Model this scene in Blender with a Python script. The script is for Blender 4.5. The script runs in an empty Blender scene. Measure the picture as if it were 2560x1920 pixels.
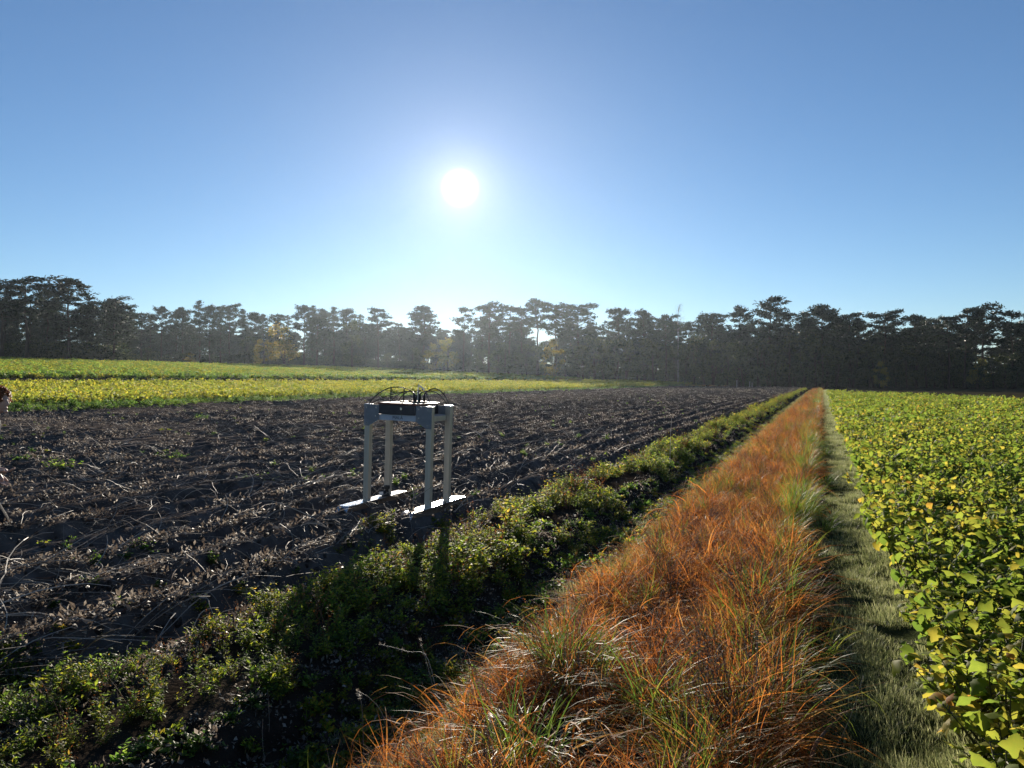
import bpy, bmesh, math, random
import numpy as np
from mathutils import Vector, Matrix, Euler

SC = bpy.context.scene
COL = SC.collection
R = math.radians
rng = np.random.default_rng(7)
random.seed(7)

# ------------------------------------------------------------------ camera
F, HOR, CAMH = 1923.0, 952.0, 1.6          # focal length and horizon in photo pixels, eye height in m
cam_d = bpy.data.cameras.new('camera')
cam_d.sensor_width = 36.0
cam_d.lens = 36.0 * F / 2560.0
cam_d.clip_start = 0.05
cam_d.clip_end = 6000
cam = bpy.data.objects.new('camera', cam_d)
COL.objects.link(cam)
cam.location = (0, 0, CAMH)
cam.rotation_euler = (R(90) - math.atan((960 - HOR) / F), 0, 0)
SC.camera = cam

# ------------------------------------------------------------------ sky and sun
SUN_EL, SUN_AZ = R(14.05), R(-3.87)        # azimuth measured clockwise from +Y
SUN_DIR = Vector((math.sin(SUN_AZ) * math.cos(SUN_EL), math.cos(SUN_AZ) * math.cos(SUN_EL), math.sin(SUN_EL)))
world = bpy.data.worlds.new('World')
SC.world = world
world.use_nodes = True
wn, wl = world.node_tree.nodes, world.node_tree.links
wn.clear()
w_out = wn.new('ShaderNodeOutputWorld')
w_bg = wn.new('ShaderNodeBackground')
w_sky = wn.new('ShaderNodeTexSky')
w_sky.sky_type = 'NISHITA'
w_sky.sun_disc = False
w_sky.sun_elevation = SUN_EL
w_sky.sun_rotation = SUN_AZ
w_sky.altitude = 0
w_sky.air_density = 0.9
w_sky.dust_density = 0.03
w_sky.ozone_density = 4.0
SKY_STRENGTH = 0.066
w_bg.inputs['Strength'].default_value = SKY_STRENGTH
wl.new(w_sky.outputs[0], w_bg.inputs['Color'])
# the sun's own disc and the bright aureole of scattered light round it (part of the sky, small solid angle)
w_tc = wn.new('ShaderNodeTexCoord')
w_dot = wn.new('ShaderNodeVectorMath'); w_dot.operation = 'DOT_PRODUCT'
w_nrm = wn.new('ShaderNodeVectorMath'); w_nrm.operation = 'NORMALIZE'
wl.new(w_tc.outputs['Generated'], w_nrm.inputs[0])
wl.new(w_nrm.outputs[0], w_dot.inputs[0])
w_dot.inputs[1].default_value = SUN_DIR
def wmath(op, a, b=None):
    n = wn.new('ShaderNodeMath'); n.operation = op
    for i, v in enumerate((a, b)):
        if v is None: continue
        if isinstance(v, (int, float)): n.inputs[i].default_value = v
        else: wl.new(v, n.inputs[i])
    return n.outputs[0]
clampd = wmath('MINIMUM', w_dot.outputs['Value'], 0.999999)
ang = wmath('MULTIPLY', wmath('ARCCOSINE', clampd), 180 / math.pi)
def wexp(scale, amp):
    return wmath('MULTIPLY', wmath('EXPONENT', wmath('MULTIPLY', ang, -1.0 / scale)), amp)
w_core = wn.new('ShaderNodeMapRange'); w_core.interpolation_type = 'SMOOTHSTEP'
w_core.inputs['From Min'].default_value = 1.55; w_core.inputs['From Max'].default_value = 0.0
w_core.inputs['To Min'].default_value = 0.0; w_core.inputs['To Max'].default_value = 1.2
wl.new(ang, w_core.inputs['Value'])
glow = wmath('ADD', wmath('ADD', wexp(1.6, 0.42), wexp(5.0, 0.07)), w_core.outputs[0])
w_bg2 = wn.new('ShaderNodeBackground')
w_bg2.inputs['Color'].default_value = (1.0, 0.88, 0.82, 1)
wl.new(glow, w_bg2.inputs['Strength'])
w_add = wn.new('ShaderNodeAddShader')
wl.new(w_bg.outputs[0], w_add.inputs[0]); wl.new(w_bg2.outputs[0], w_add.inputs[1])
wl.new(w_add.outputs[0], w_out.inputs['Surface'])

sun_d = bpy.data.lights.new('sun', 'SUN')
sun_d.energy = 5.0
sun_d.angle = R(0.5)
sun_d.color = (1.0, 0.89, 0.74)
sun = bpy.data.objects.new('sun', sun_d)
COL.objects.link(sun)
sun.location = (0, 0, 60)
sun.rotation_euler = SUN_DIR.to_track_quat('Z', 'Y').to_euler()

SC.view_settings.view_transform = 'Standard'
SC.view_settings.look = 'None'
SC.view_settings.exposure = 0.8
SC.view_settings.gamma = 1.0
SC.view_settings.use_curve_mapping = False
SC.cycles.max_bounces = 6
SC.cycles.diffuse_bounces = 2
SC.cycles.glossy_bounces = 2
SC.cycles.transmission_bounces = 3
SC.cycles.volume_bounces = 0
SC.cycles.use_denoising = True

# ------------------------------------------------------------------ frames and terrain
TH = R(21.95)                               # the crop rows run 22 degrees right of the view
UX, UY = math.sin(TH), math.cos(TH)
def AB(a, b): return a * UX + b * UY, a * UY - b * UX          # row frame -> world X, Y
def toAB(X, Y): return X * UX + Y * UY, X * UY - Y * UX

def hash2(i, j, s):
    n = (i * 374761393 + j * 668265263 + s * 974634777) & 0xffffffff
    n = ((n ^ (n >> 13)) * 1274126177) & 0xffffffff
    return ((n ^ (n >> 16)) & 0xffff) / 65535.0
def vnoise(x, y, s=0):
    x = np.asarray(x, float); y = np.asarray(y, float)
    i = np.floor(x).astype(np.int64); j = np.floor(y).astype(np.int64)
    fx, fy = x - i, y - j
    fx = fx * fx * (3 - 2 * fx); fy = fy * fy * (3 - 2 * fy)
    return ((hash2(i, j, s) * (1 - fx) + hash2(i + 1, j, s) * fx) * (1 - fy) +
            (hash2(i, j + 1, s) * (1 - fx) + hash2(i + 1, j + 1, s) * fx) * fy)
def fbm(x, y, s=0, o=3):
    t, amp, tot = 0, 1, 0
    for k in range(o):
        t = t + amp * vnoise(x * 2 ** k, y * 2 ** k, s + k); tot += amp; amp *= .5
    return t / tot
def sstep(x, a, b):
    t = np.clip((x - a) / (b - a), 0, 1)
    return t * t * (3 - 2 * t)
def bump(x, a, b, w): return sstep(x, a - w, a + w) * (1 - sstep(x, b - w, b + w))
ROW, ROW0 = 0.78, -4.09                     # ridge spacing and one ridge crest
def height(a, b):
    a = np.asarray(a, float); b = np.asarray(b, float)
    d1 = np.clip(-b - 30, 0, 22); d15 = np.clip(-b - 52, 0, 18); d2 = np.clip(-b - 70, 0, 90); d3 = np.clip(-b - 160, 0, 400)
    z = 0.035 * d1 + 0.062 * d15 + 0.05 * d2 + 0.008 * d3
    wob = 0.10 * (vnoise(a * .35, b * .2, 5) - .5)
    rp = 0.5 + 0.5 * np.cos(2 * np.pi * (b + wob - ROW0) / ROW)
    field = bump(b, -34.8, -3.55, 0.25)
    z = z + field * (0.41 * rp ** 1.3 - 0.24) * (0.8 + 0.4 * vnoise(a * .6, b * 1.1, 9))
    z = z + 0.10 * bump(b, -3.4, -2.45, 0.2)
    z = z - 0.13 * bump(b, -2.35, -1.65, 0.14)
    z = z + 0.07 * bump(b, -1.55, -0.2, 0.2)
    z = z - 0.07 * bump(b, -0.12, 0.62, 0.12)
    near = 1 - sstep(np.hypot(a, b), 30, 90)
    z = z + near * (0.10 * bump(b, -.2, .75, .1) + 0.08 * bump(b, -2.5, -1.5, .15)) * (fbm(a * 3.2, b * 4.5, 15) - .5)
    z = z + near * (0.05 * (fbm(a * 2.2, b * 2.2, 11) - .5) + field * 0.045 * (fbm(a * 6, b * 6, 21) - .5))
    return z
def hXY(X, Y):
    a, b = toAB(X, Y)
    return height(a, b)

# ------------------------------------------------------------------ helpers
def props(o, label=None, cat=None, group=None, kind=None):
    if label: o['label'] = label
    if cat: o['category'] = cat
    if group: o['group'] = group
    if kind: o['kind'] = kind
    return o
def link(name, me, parent=None):
    o = bpy.data.objects.new(name, me); COL.objects.link(o)
    if parent: o.parent = parent
    return o
def empty(name, loc, rz=0.0):
    o = bpy.data.objects.new(name, None); COL.objects.link(o)
    o.location = loc; o.rotation_euler = (0, 0, rz); o.empty_display_size = 0.1
    return o
class MB:
    def __init__(s): s.v, s.f, s.t, s.m = [], [], [], []
    def add(s, vs, fs, tint=0.5, mat=0):
        k = len(s.v); s.v += [tuple(p) for p in vs]; s.t += [tint] * len(vs)
        s.f += [tuple(i + k for i in f) for f in fs]; s.m += [mat] * len(fs)
    def quads(s, arr, tints, mat=0):         # arr (N,4,3)
        k = len(s.v); n = len(arr)
        s.v += [tuple(p) for p in arr.reshape(-1, 3).tolist()]; s.t += np.repeat(tints, 4).tolist()
        s.f += [(k + 4 * i, k + 4 * i + 1, k + 4 * i + 2, k + 4 * i + 3) for i in range(n)]; s.m += [mat] * n
    def tube(s, pts, rad, n=5, tint=0.5, mat=0, cap=True):
        pts = [Vector(p) for p in pts]; vs, fs = [], []
        up = Vector((0.13, 0.31, 0.94))
        for i, p in enumerate(pts):
            d = (pts[min(i + 1, len(pts) - 1)] - pts[max(i - 1, 0)])
            d = d.normalized() if d.length > 1e-9 else Vector((0, 0, 1))
            x = d.cross(up)
            if x.length < 1e-3: x = d.cross(Vector((1, 0, 0)))
            x.normalize(); y = d.cross(x)
            r = rad[i] if hasattr(rad, '__len__') else rad
            for k in range(n):
                q = 2 * math.pi * k / n
                vs.append(p + r * (math.cos(q) * x + math.sin(q) * y))
        for i in range(len(pts) - 1):
            for k in range(n):
                k2 = (k + 1) % n
                fs.append((i * n + k, i * n + k2, (i + 1) * n + k2, (i + 1) * n + k))
        if cap:
            fs.append(tuple(range(n))[::-1]); fs.append(tuple((len(pts) - 1) * n + k for k in range(n)))
        s.add(vs, fs, tint, mat)
    def box(s, x0, x1, y0, y1, z0, z1, tint=.5, mat=0):
        v = [(x, y, z) for z in (z0, z1) for y in (y0, y1) for x in (x0, x1)]
        s.add(v, [(0, 2, 3, 1), (4, 5, 7, 6), (0, 1, 5, 4), (1, 3, 7, 5), (3, 2, 6, 7), (2, 0, 4, 6)], tint, mat)
    def prism(s, poly, axis, d0, d1, tint=.5, mat=0):   # poly of 2D points extruded along axis ('x' or 'y')
        n = len(poly)
        def P(p, d): return (d, p[0], p[1]) if axis == 'x' else (p[0], d, p[1])
        v = [P(p, d0) for p in poly] + [P(p, d1) for p in poly]
        f = [tuple(range(n)), tuple(range(2 * n - 1, n - 1, -1))]
        f += [(i, i + n, (i + 1) % n + n, (i + 1) % n) for i in range(n)]
        s.add(v, f, tint, mat)
    def mesh(s, name, mats, smooth=False, fix=False):
        me = bpy.data.meshes.new(name)
        me.from_pydata(s.v, [], s.f)
        if fix:
            bm = bmesh.new(); bm.from_mesh(me); bmesh.ops.recalc_face_normals(bm, faces=bm.faces); bm.to_mesh(me); bm.free()
        for m in (mats if isinstance(mats, (list, tuple)) else [mats]): me.materials.append(m)
        me.polygons.foreach_set('material_index', s.m)
        at = me.attributes.new('tint', 'FLOAT', 'POINT'); at.data.foreach_set('value', s.t)
        if smooth: me.polygons.foreach_set('use_smooth', [True] * len(s.f))
        me.update()
        return me
def bevel(me, w=0.004, seg=2):
    bm = bmesh.new(); bm.from_mesh(me)
    bmesh.ops.recalc_face_normals(bm, faces=bm.faces)
    es = [e for e in bm.edges if len(e.link_faces) == 2 and e.calc_face_angle(0) > 0.5]
    bmesh.ops.bevel(bm, geom=es, offset=w, segments=seg, affect='EDGES', profile=0.5)
    bm.to_mesh(me); bm.free(); return me

# ------------------------------------------------------------------ materials
def new_mat(name):
    m = bpy.data.materials.new(name); m.use_nodes = True
    n, l = m.node_tree.nodes, m.node_tree.links
    n.clear(); out = n.new('ShaderNodeOutputMaterial')
    return m, n, l, out
def ramp(n, stops):
    r = n.new('ShaderNodeValToRGB'); e = r.color_ramp.elements
    while len(e) < len(stops): e.new(0.5)
    for i, (p, c) in enumerate(stops): e[i].position = p; e[i].color = (*c, 1)
    return r
def leaf_mat(name, stops, trans=0.5, tgain=1.6, rough=0.45, spec=0.4, wscale=0.6, wamt=0.5, rnd=0.35, tiny=0.15):
    """thin leaf: reflects and lets light through; tint varies per leaf, per plant and over the ground"""
    m, n, l, out = new_mat(name)
    at = n.new('ShaderNodeAttribute'); at.attribute_name = 'tint'
    oi = n.new('ShaderNodeObjectInfo'); geo = n.new('ShaderNodeNewGeometry')
    nz = n.new('ShaderNodeTexNoise'); nz.inputs['Scale'].default_value = wscale; nz.inputs['Detail'].default_value = 2
    l.new(geo.outputs['Position'], nz.inputs['Vector'])
    def mth(op, a, b):
        k = n.new('ShaderNodeMath'); k.operation = op
        for i, v in enumerate((a, b)):
            if isinstance(v, (int, float)): k.inputs[i].default_value = v
            else: l.new(v, k.inputs[i])
        return k.outputs[0]
    nf = n.new('ShaderNodeTexNoise'); nf.inputs['Scale'].default_value = 38; nf.inputs['Detail'].default_value = 2
    l.new(geo.outputs['Position'], nf.inputs['Vector'])
    t = mth('ADD', at.outputs['Fac'], mth('MULTIPLY', mth('SUBTRACT', oi.outputs['Random'], .5), rnd))
    t = mth('ADD', t, mth('MULTIPLY', mth('SUBTRACT', nz.outputs['Fac'], .5), wamt * 2))
    t = mth('ADD', t, mth('MULTIPLY', mth('SUBTRACT', nf.outputs['Fac'], .5), tiny * 2))
    rp = ramp(n, stops); l.new(t, rp.inputs['Fac'])
    pr = n.new('ShaderNodeBsdfPrincipled')
    pr.inputs['Roughness'].default_value = rough
    pr.inputs['Specular IOR Level'].default_value = spec
    l.new(rp.outputs[0], pr.inputs['Base Color'])
    tr = n.new('ShaderNodeBsdfTranslucent')
    sc = n.new('ShaderNodeVectorMath'); sc.operation = 'SCALE'; sc.inputs['Scale'].default_value = tgain
    l.new(rp.outputs[0], sc.inputs[0]); l.new(sc.outputs[0], tr.inputs['Color'])
    mx = n.new('ShaderNodeMixShader'); mx.inputs[0].default_value = trans
    l.new(pr.outputs[0], mx.inputs[1]); l.new(tr.outputs[0], mx.inputs[2])
    l.new(mx.outputs[0], out.inputs['Surface'])
    return m
def solid_mat(name, stops, scale=8.0, rough=0.7, spec=0.3, metal=0.0, bump_s=0.0, bump_scale=40, stretch=None, detail=5):
    m, n, l, out = new_mat(name)
    tc = n.new('ShaderNodeTexCoord'); mp = n.new('ShaderNodeMapping')
    l.new(tc.outputs['Object'], mp.inputs['Vector'])
    if stretch: mp.inputs['Scale'].default_value = stretch
    nz = n.new('ShaderNodeTexNoise'); nz.inputs['Scale'].default_value = scale; nz.inputs['Detail'].default_value = detail
    l.new(mp.outputs[0], nz.inputs['Vector'])
    rp = ramp(n, stops); l.new(nz.outputs['Fac'], rp.inputs['Fac'])
    pr = n.new('ShaderNodeBsdfPrincipled')
    l.new(rp.outputs[0], pr.inputs['Base Color'])
    pr.inputs['Roughness'].default_value = rough; pr.inputs['Metallic'].default_value = metal
    pr.inputs['Specular IOR Level'].default_value = spec
    if bump_s:
        nb = n.new('ShaderNodeTexNoise'); nb.inputs['Scale'].default_value = bump_scale; nb.inputs['Detail'].default_value = 6
        l.new(mp.outputs[0], nb.inputs['Vector'])
        bp = n.new('ShaderNodeBump'); bp.inputs['Strength'].default_value = bump_s; bp.inputs['Distance'].default_value = 0.02
        l.new(nb.outputs['Fac'], bp.inputs['Height']); l.new(bp.outputs[0], pr.inputs['Normal'])
    l.new(pr.outputs[0], out.inputs['Surface'])
    return m
M = {}
M['soil'] = solid_mat('dark_soil', [(.3, (.055, .046, .041)), (.55, (.105, .090, .080)), (.75, (.165, .145, .13))], 5, 1.0, .0, bump_s=.9, bump_scale=24)
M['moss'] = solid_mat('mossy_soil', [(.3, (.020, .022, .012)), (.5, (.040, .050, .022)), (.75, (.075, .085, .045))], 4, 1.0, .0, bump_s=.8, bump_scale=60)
M['darkened'] = solid_mat('shade_darkened_soil', [(.3, (.018, .014, .011)), (.55, (.034, .027, .021)), (.75, (.055, .045, .035))], 6, 1.0, .0, bump_s=1.0, bump_scale=30)  # darker soil tone; shade of furrow and bank is put into its colour
M['turf'] = solid_mat('rough_turf', [(.3, (.035, .04, .014)), (.5, (.06, .065, .022)), (.75, (.10, .09, .04))], 1.5, 1.0, .0, bump_s=.8, bump_scale=14)
M['litter'] = solid_mat('wood_floor', [(.3, (.025, .022, .014)), (.6, (.05, .042, .024)), (.8, (.07, .06, .03))], .6, 1.0, .0, bump_s=.6, bump_scale=8)
M['bark'] = solid_mat('pine_bark', [(.3, (.035, .027, .021)), (.6, (.075, .052, .036)), (.8, (.12, .075, .045))], 3, .9, .2, bump_s=.6, bump_scale=10, stretch=(1, 1, .25))
M['birchbark'] = solid_mat('birch_bark', [(.35, (.06, .055, .05)), (.5, (.30, .29, .27)), (.8, (.45, .44, .42))], 5, .8, .2, stretch=(1, 1, 2))
M['needle'] = leaf_mat('pine_needles', [(.1, (.012, .020, .010)), (.5, (.022, .036, .014)), (.9, (.042, .060, .022))], .22, 1.2, .55, .25, .2, .25, .4)
M['needle2'] = leaf_mat('spruce_needles', [(.1, (.016, .026, .014)), (.5, (.028, .046, .020)), (.9, (.050, .070, .028))], .25, 1.3, .55, .25, .2, .25, .4)
M['autumn'] = leaf_mat('autumn_leaves', [(.1, (.09, .10, .02)), (.5, (.17, .15, .025)), (.9, (.30, .20, .03))], .5, 1.9, .5, .3, .25, .3, .4)
M['broad'] = leaf_mat('broad_leaves', [(.1, (.018, .032, .010)), (.5, (.035, .055, .016)), (.9, (.075, .085, .022))], .35, 1.4, .5, .3, .25, .3, .4)
M['crop'] = leaf_mat('crop_leaves', [(.0, (.070, .115, .016)), (.35, (.14, .178, .022)), (.6, (.20, .195, .026)), (.82, (.29, .225, .03)), (1.0, (.32, .12, .03))], .63, 2.2, .6, .1, .35, .34, .28, .14)
M['yellow'] = leaf_mat('yellow_crop_leaves', [(.0, (.10, .14, .02)), (.4, (.19, .205, .024)), (.7, (.27, .245, .028)), (1.0, (.31, .22, .03))], .62, 2.3, .55, .2, .15, .25, .3)
M['lush'] = leaf_mat('lush_weed_leaves', [(.0, (.035, .075, .014)), (.5, (.085, .15, .020)), (1.0, (.18, .23, .03))], .6, 2.8, .5, .3, .3, .3, .4)
M['weed'] = leaf_mat('weed_leaves', [(.0, (.035, .065, .010)), (.3, (.10, .14, .015)), (.65, (.19, .20, .018)), (1.0, (.28, .17, .025))], .62, 3.2, .52, .2, .5, .35, .35)
M['rust'] = leaf_mat('rust_grass', [(.0, (.10, .042, .018)), (.22, (.24, .078, .020)), (.50, (.40, .13, .024)), (.74, (.40, .17, .038)), (.90, (.33, .19, .06)), (1.0, (.24, .17, .05))], .58, 1.9, .6, .14, .9, .5, .3)
M['grass'] = leaf_mat('green_grass', [(.0, (.045, .09, .016)), (.5, (.09, .14, .018)), (.85, (.22, .21, .03)), (1.0, (.32, .17, .03))], .5, 2.2, .48, .3, .5, .3, .3)
M['frost'] = leaf_mat('dewy_short_grass', [(.0, (.10, .13, .045)), (.5, (.20, .215, .085)), (1.0, (.32, .32, .17))], .5, 2.0, .5, .35, .8, .3, .3)
M['stem'] = leaf_mat('dry_stems', [(.0, (.05, .032, .024)), (.35, (.13, .095, .07)), (.7, (.26, .22, .18)), (1.0, (.42, .38, .33))], .2, 1.2, .55, .25, .6, .25, .4)
M['stemred'] = leaf_mat('rusty_stems', [(.0, (.06, .028, .018)), (.5, (.13, .055, .028)), (1.0, (.20, .11, .06))], .0, 1.0, .6, .2, .6, .25, .4)
M['crumb'] = leaf_mat('withered_leaves', [(.0, (.05, .038, .03)), (.45, (.11, .088, .068)), (.8, (.22, .19, .155)), (1.0, (.36, .33, .29))], .45, 2.0, .5, .25, .8, .2, .4)
M['greenstem'] = leaf_mat('green_stems', [(.0, (.05, .06, .02)), (1.0, (.12, .10, .04))], .1, 1.2, .6, .2)

# ------------------------------------------------------------------ the ground, one height field cut into its pieces
def build_ground():
    aa = [-60, -30, -15, -8]
    x = -5.0
    while x < 560:
        aa.append(x); x += max(0.11, 0.014 * abs(x))
    aa = np.array(aa + [560])
    def seg(a, b, d): return list(np.arange(a, b - 1e-6, d))
    bb = np.array(seg(-560, -200, 40) + seg(-200, -70, 5) + seg(-70, -50, .5) + seg(-50, -36, 2) + seg(-36, -14, .13) + seg(-14, 1.5, .065) + seg(1.5, 8, .5) + seg(8, 60, 4) + seg(60, 561, 25))
    for e in (-35.1, -3.45, -2.4, -1.6, -.15, .64, -36.5, -57.5, -69.5, -140):      # exact borders
        bb[np.argmin(abs(bb - e))] = e
    bb = np.unique(bb)
    A, B = np.meshgrid(aa, bb, indexing='ij')
    Z = height(A, B); X, Y = AB(A, B)
    na, nb = A.shape
    V = np.stack([X, Y, Z], -1).reshape(-1, 3)
    idx = np.arange(na * nb).reshape(na, nb)
    Q = np.stack([idx[:-1, :-1], idx[:-1, 1:], idx[1:, 1:], idx[1:, :-1]], -1).reshape(-1, 4)
    Q = Q[:, ::-1]
    ca = ((A[:-1, :-1] + A[1:, 1:]) / 2).ravel(); cb = ((B[:-1, :-1] + B[1:, 1:]) / 2).ravel()
    cX, cY = AB(ca, cb)
    reg = np.zeros(len(Q), int)
    inn = (ca > -20)
    def put(k, m): reg[m & inn & (reg == 0)] = k
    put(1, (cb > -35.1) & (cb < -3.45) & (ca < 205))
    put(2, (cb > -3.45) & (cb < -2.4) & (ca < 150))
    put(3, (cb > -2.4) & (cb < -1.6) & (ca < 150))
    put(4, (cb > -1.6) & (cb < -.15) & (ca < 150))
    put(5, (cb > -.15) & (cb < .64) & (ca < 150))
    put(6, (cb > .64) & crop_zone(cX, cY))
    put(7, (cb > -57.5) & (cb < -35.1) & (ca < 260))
    put(8, (cb > -69.5) & (cb < -57.5) & (ca < 300))  # shadow of the yellow crop's edge, laid down as a dark soil strip
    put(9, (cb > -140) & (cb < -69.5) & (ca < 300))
    names = ['ground', 'potato_field', 'field_margin', 'furrow', 'grass_strip', 'grass_path', 'leaf_crop_field', 'yellow_crop_field', 'painted_shade_strip', 'far_meadow']
    mats = ['litter', 'soil', 'darkened', 'darkened', 'darkened', 'moss', 'darkened', 'turf', 'darkened', 'turf']
    for k, nm in enumerate(names):
        q = Q[reg == k]
        u, inv = np.unique(q, return_inverse=True)
        me = bpy.data.meshes.new(nm)
        vv = V[u]; q = inv.reshape(-1, 4)
        me.vertices.add(len(vv)); me.vertices.foreach_set('co', vv.astype(np.float32).ravel())
        me.loops.add(q.size); me.loops.foreach_set('vertex_index', q.astype(np.int32).ravel())
        me.polygons.add(len(q)); me.polygons.foreach_set('loop_start', np.arange(0, q.size, 4, dtype=np.int32))
        me.polygons.foreach_set('use_smooth', np.ones(len(q), bool))
        me.materials.append(M[mats[k]])
        me.update(calc_edges=True); me.validate()
        props(link(nm, me), kind='structure')
def crop_zone(X, Y):
    a, b = toAB(X, Y)
    return (b > .6) & (Y < 109) & (X < np.where(Y > 56, 37 + (Y - 56) * .14, 38))
build_ground()

# ------------------------------------------------------------------ scattering (one object per mass of growth)
def scatter(name, protos, loc, rot, scl, idx, label, cat, sclz=None):
    col = bpy.data.collections.new(name + '_kinds')          # source shapes, not placed in the scene themselves
    for i, me in enumerate(protos):
        o = bpy.data.objects.new('%s_source_%02d' % (name, i), me); col.objects.link(o)
    n = len(loc)
    me = bpy.data.meshes.new(name)
    me.vertices.add(n); me.vertices.foreach_set('co', np.asarray(loc, np.float32).ravel())
    a = me.attributes.new('rot', 'FLOAT_VECTOR', 'POINT'); a.data.foreach_set('vector', np.asarray(rot, np.float32).ravel())
    s3 = np.stack([scl, scl, scl if sclz is None else sclz], -1)
    a = me.attributes.new('scl', 'FLOAT_VECTOR', 'POINT'); a.data.foreach_set('vector', s3.astype(np.float32).ravel())
    a = me.attributes.new('idx', 'INT', 'POINT'); a.data.foreach_set('value', np.asarray(idx, np.int32))
    o = link(name, me)
    g = bpy.data.node_groups.new(name + '_nodes', 'GeometryNodeTree')
    g.interface.new_socket('Geometry', in_out='INPUT', socket_type='NodeSocketGeometry')
    g.interface.new_socket('Geometry', in_out='OUTPUT', socket_type='NodeSocketGeometry')
    N, L = g.nodes, g.links
    gi, go = N.new('NodeGroupInput'), N.new('NodeGroupOutput')
    ci = N.new('GeometryNodeCollectionInfo'); ci.inputs['Collection'].default_value = col
    ci.inputs['Separate Children'].default_value = True; ci.inputs['Reset Children'].default_value = True
    ip = N.new('GeometryNodeInstanceOnPoints'); ip.inputs['Pick Instance'].default_value = True
    def attr(nm, dt):
        k = N.new('GeometryNodeInputNamedAttribute'); k.data_type = dt; k.inputs['Name'].default_value = nm
        return k.outputs['Attribute']
    e2r = N.new('FunctionNodeEulerToRotation')
    L.new(attr('rot', 'FLOAT_VECTOR'), e2r.inputs[0])
    L.new(gi.outputs[0], ip.inputs['Points']); L.new(ci.outputs[0], ip.inputs['Instance'])
    L.new(attr('idx', 'INT'), ip.inputs['Instance Index'])
    L.new(e2r.outputs[0], ip.inputs['Rotation']); L.new(attr('scl', 'FLOAT_VECTOR'), ip.inputs['Scale'])
    L.new(ip.outputs[0], go.inputs[0])
    md = o.modifiers.new('scatter', 'NODES'); md.node_group = g
    props(o, label, cat, kind='stuff')
    return o
def sample_view(n, y0, y1, power, px0=-500, px1=3000):
    """points spread over the visible ground, denser close by (density per area falls as Y**-(power+1))"""
    px = rng.uniform(px0, px1, n); u = rng.uniform(0, 1, n)
    if abs(power - 1) < 1e-6: Y = y0 * (y1 / y0) ** u
    else:
        k = 1 - power; Y = (y0 ** k + u * (y1 ** k - y0 ** k)) ** (1 / k)
    return (px - 1280) / F * Y, Y
def sample_strip(n, a0, a1, b0, b1, c=4.0):
    a = (a0 + c) * ((a1 + c) / (a0 + c)) ** rng.uniform(0, 1, n) - c
    b = rng.uniform(b0, b1, n)
    X, Y = AB(a, b)
    return a, b, X, Y
def rots(n, tilt=0.12):
    return np.stack([rng.normal(0, tilt, n), rng.normal(0, tilt, n), rng.uniform(0, 6.283, n)], -1)
def locs(X, Y, dz=0.0): return np.stack([X, Y, hXY(X, Y) + dz], -1)

# ------------------------------------------------------------------ plant shapes
rr = random.Random(11)
def blade(mb, base, az, tilt, length, width, curl, n, tint, mat=0, twist=0.0):
    p = Vector(base); ph = tilt; vs = []; side0 = Vector((-math.sin(az + twist), math.cos(az + twist), 0))
    for i in range(n + 1):
        t = i / n
        w = width * (1 - t ** 1.6) * (0.6 + 0.9 * min(t * 3, 1) * 0.5)
        vs.append(p - side0 * w * .5); vs.append(p + side0 * w * .5)
        d = Vector((math.sin(ph) * math.cos(az), math.sin(ph) * math.sin(az), math.cos(ph)))
        p = p + d * (length / n); ph += curl / n
    fs = [(2 * i, 2 * i + 1, 2 * i + 3, 2 * i + 2) for i in range(n)]
    mb.add(vs, fs, tint, mat)
def leaf(mb, base, az, pitch, L, W, droop, tint, mat=0, rows=4, fold=0.25, wave=0.12, roll=0.0):
    """broad leaf with a folded midrib, drooping tip and wavy margin"""
    p = Vector(base); ph = pitch; vs = []
    prof = [0.06, 0.62, 1.0, 0.96, 0.74, 0.40, 0.03]
    sd = Vector((-math.sin(az), math.cos(az), 0))
    for i in range(rows + 1):
        t = i / rows
        x = t * (len(prof) - 1); k = min(int(x), len(prof) - 2); w = (prof[k] * (1 - x + k) + prof[k + 1] * (x - k)) * W * .5
        d = Vector((math.cos(ph) * math.cos(az), math.cos(ph) * math.sin(az), math.sin(ph)))
        nrm = d.cross(sd) * -1
        s2 = sd * math.cos(roll) + nrm * math.sin(roll); n2 = nrm * math.cos(roll) - sd * math.sin(roll)
        wl_, wr_ = w * (1 + rr.uniform(-wave, wave) * 2), w * (1 + rr.uniform(-wave, wave) * 2)
        vs += [p - s2 * wl_ + n2 * (fold * wl_ + rr.uniform(-wave, wave) * w), p, p + s2 * wr_ + n2 * (fold * wr_ + rr.uniform(-wave, wave) * w)]
        p = p + d * (L / rows); ph -= droop / rows
    fs = []
    for i in range(rows):
        fs += [(3 * i, 3 * i + 1, 3 * i + 4, 3 * i + 3), (3 * i + 1, 3 * i + 2, 3 * i + 5, 3 * i + 4)]
    mb.add(vs, fs, tint, mat)
def stem_path(base, az, tilt, length, curl, n=5, jit=0.0):
    p = Vector(base); ph = tilt; out = [p.copy()]
    for i in range(n):
        d = Vector((math.sin(ph) * math.cos(az), math.sin(ph) * math.sin(az), math.cos(ph)))
        p = p + d * (length / n) + Vector((rr.uniform(-jit, jit), rr.uniform(-jit, jit), rr.uniform(-jit, jit)))
        out.append(p.copy()); ph += curl / n; az += rr.uniform(-.3, .3) * (1 if jit else .3)
    return out
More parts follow.
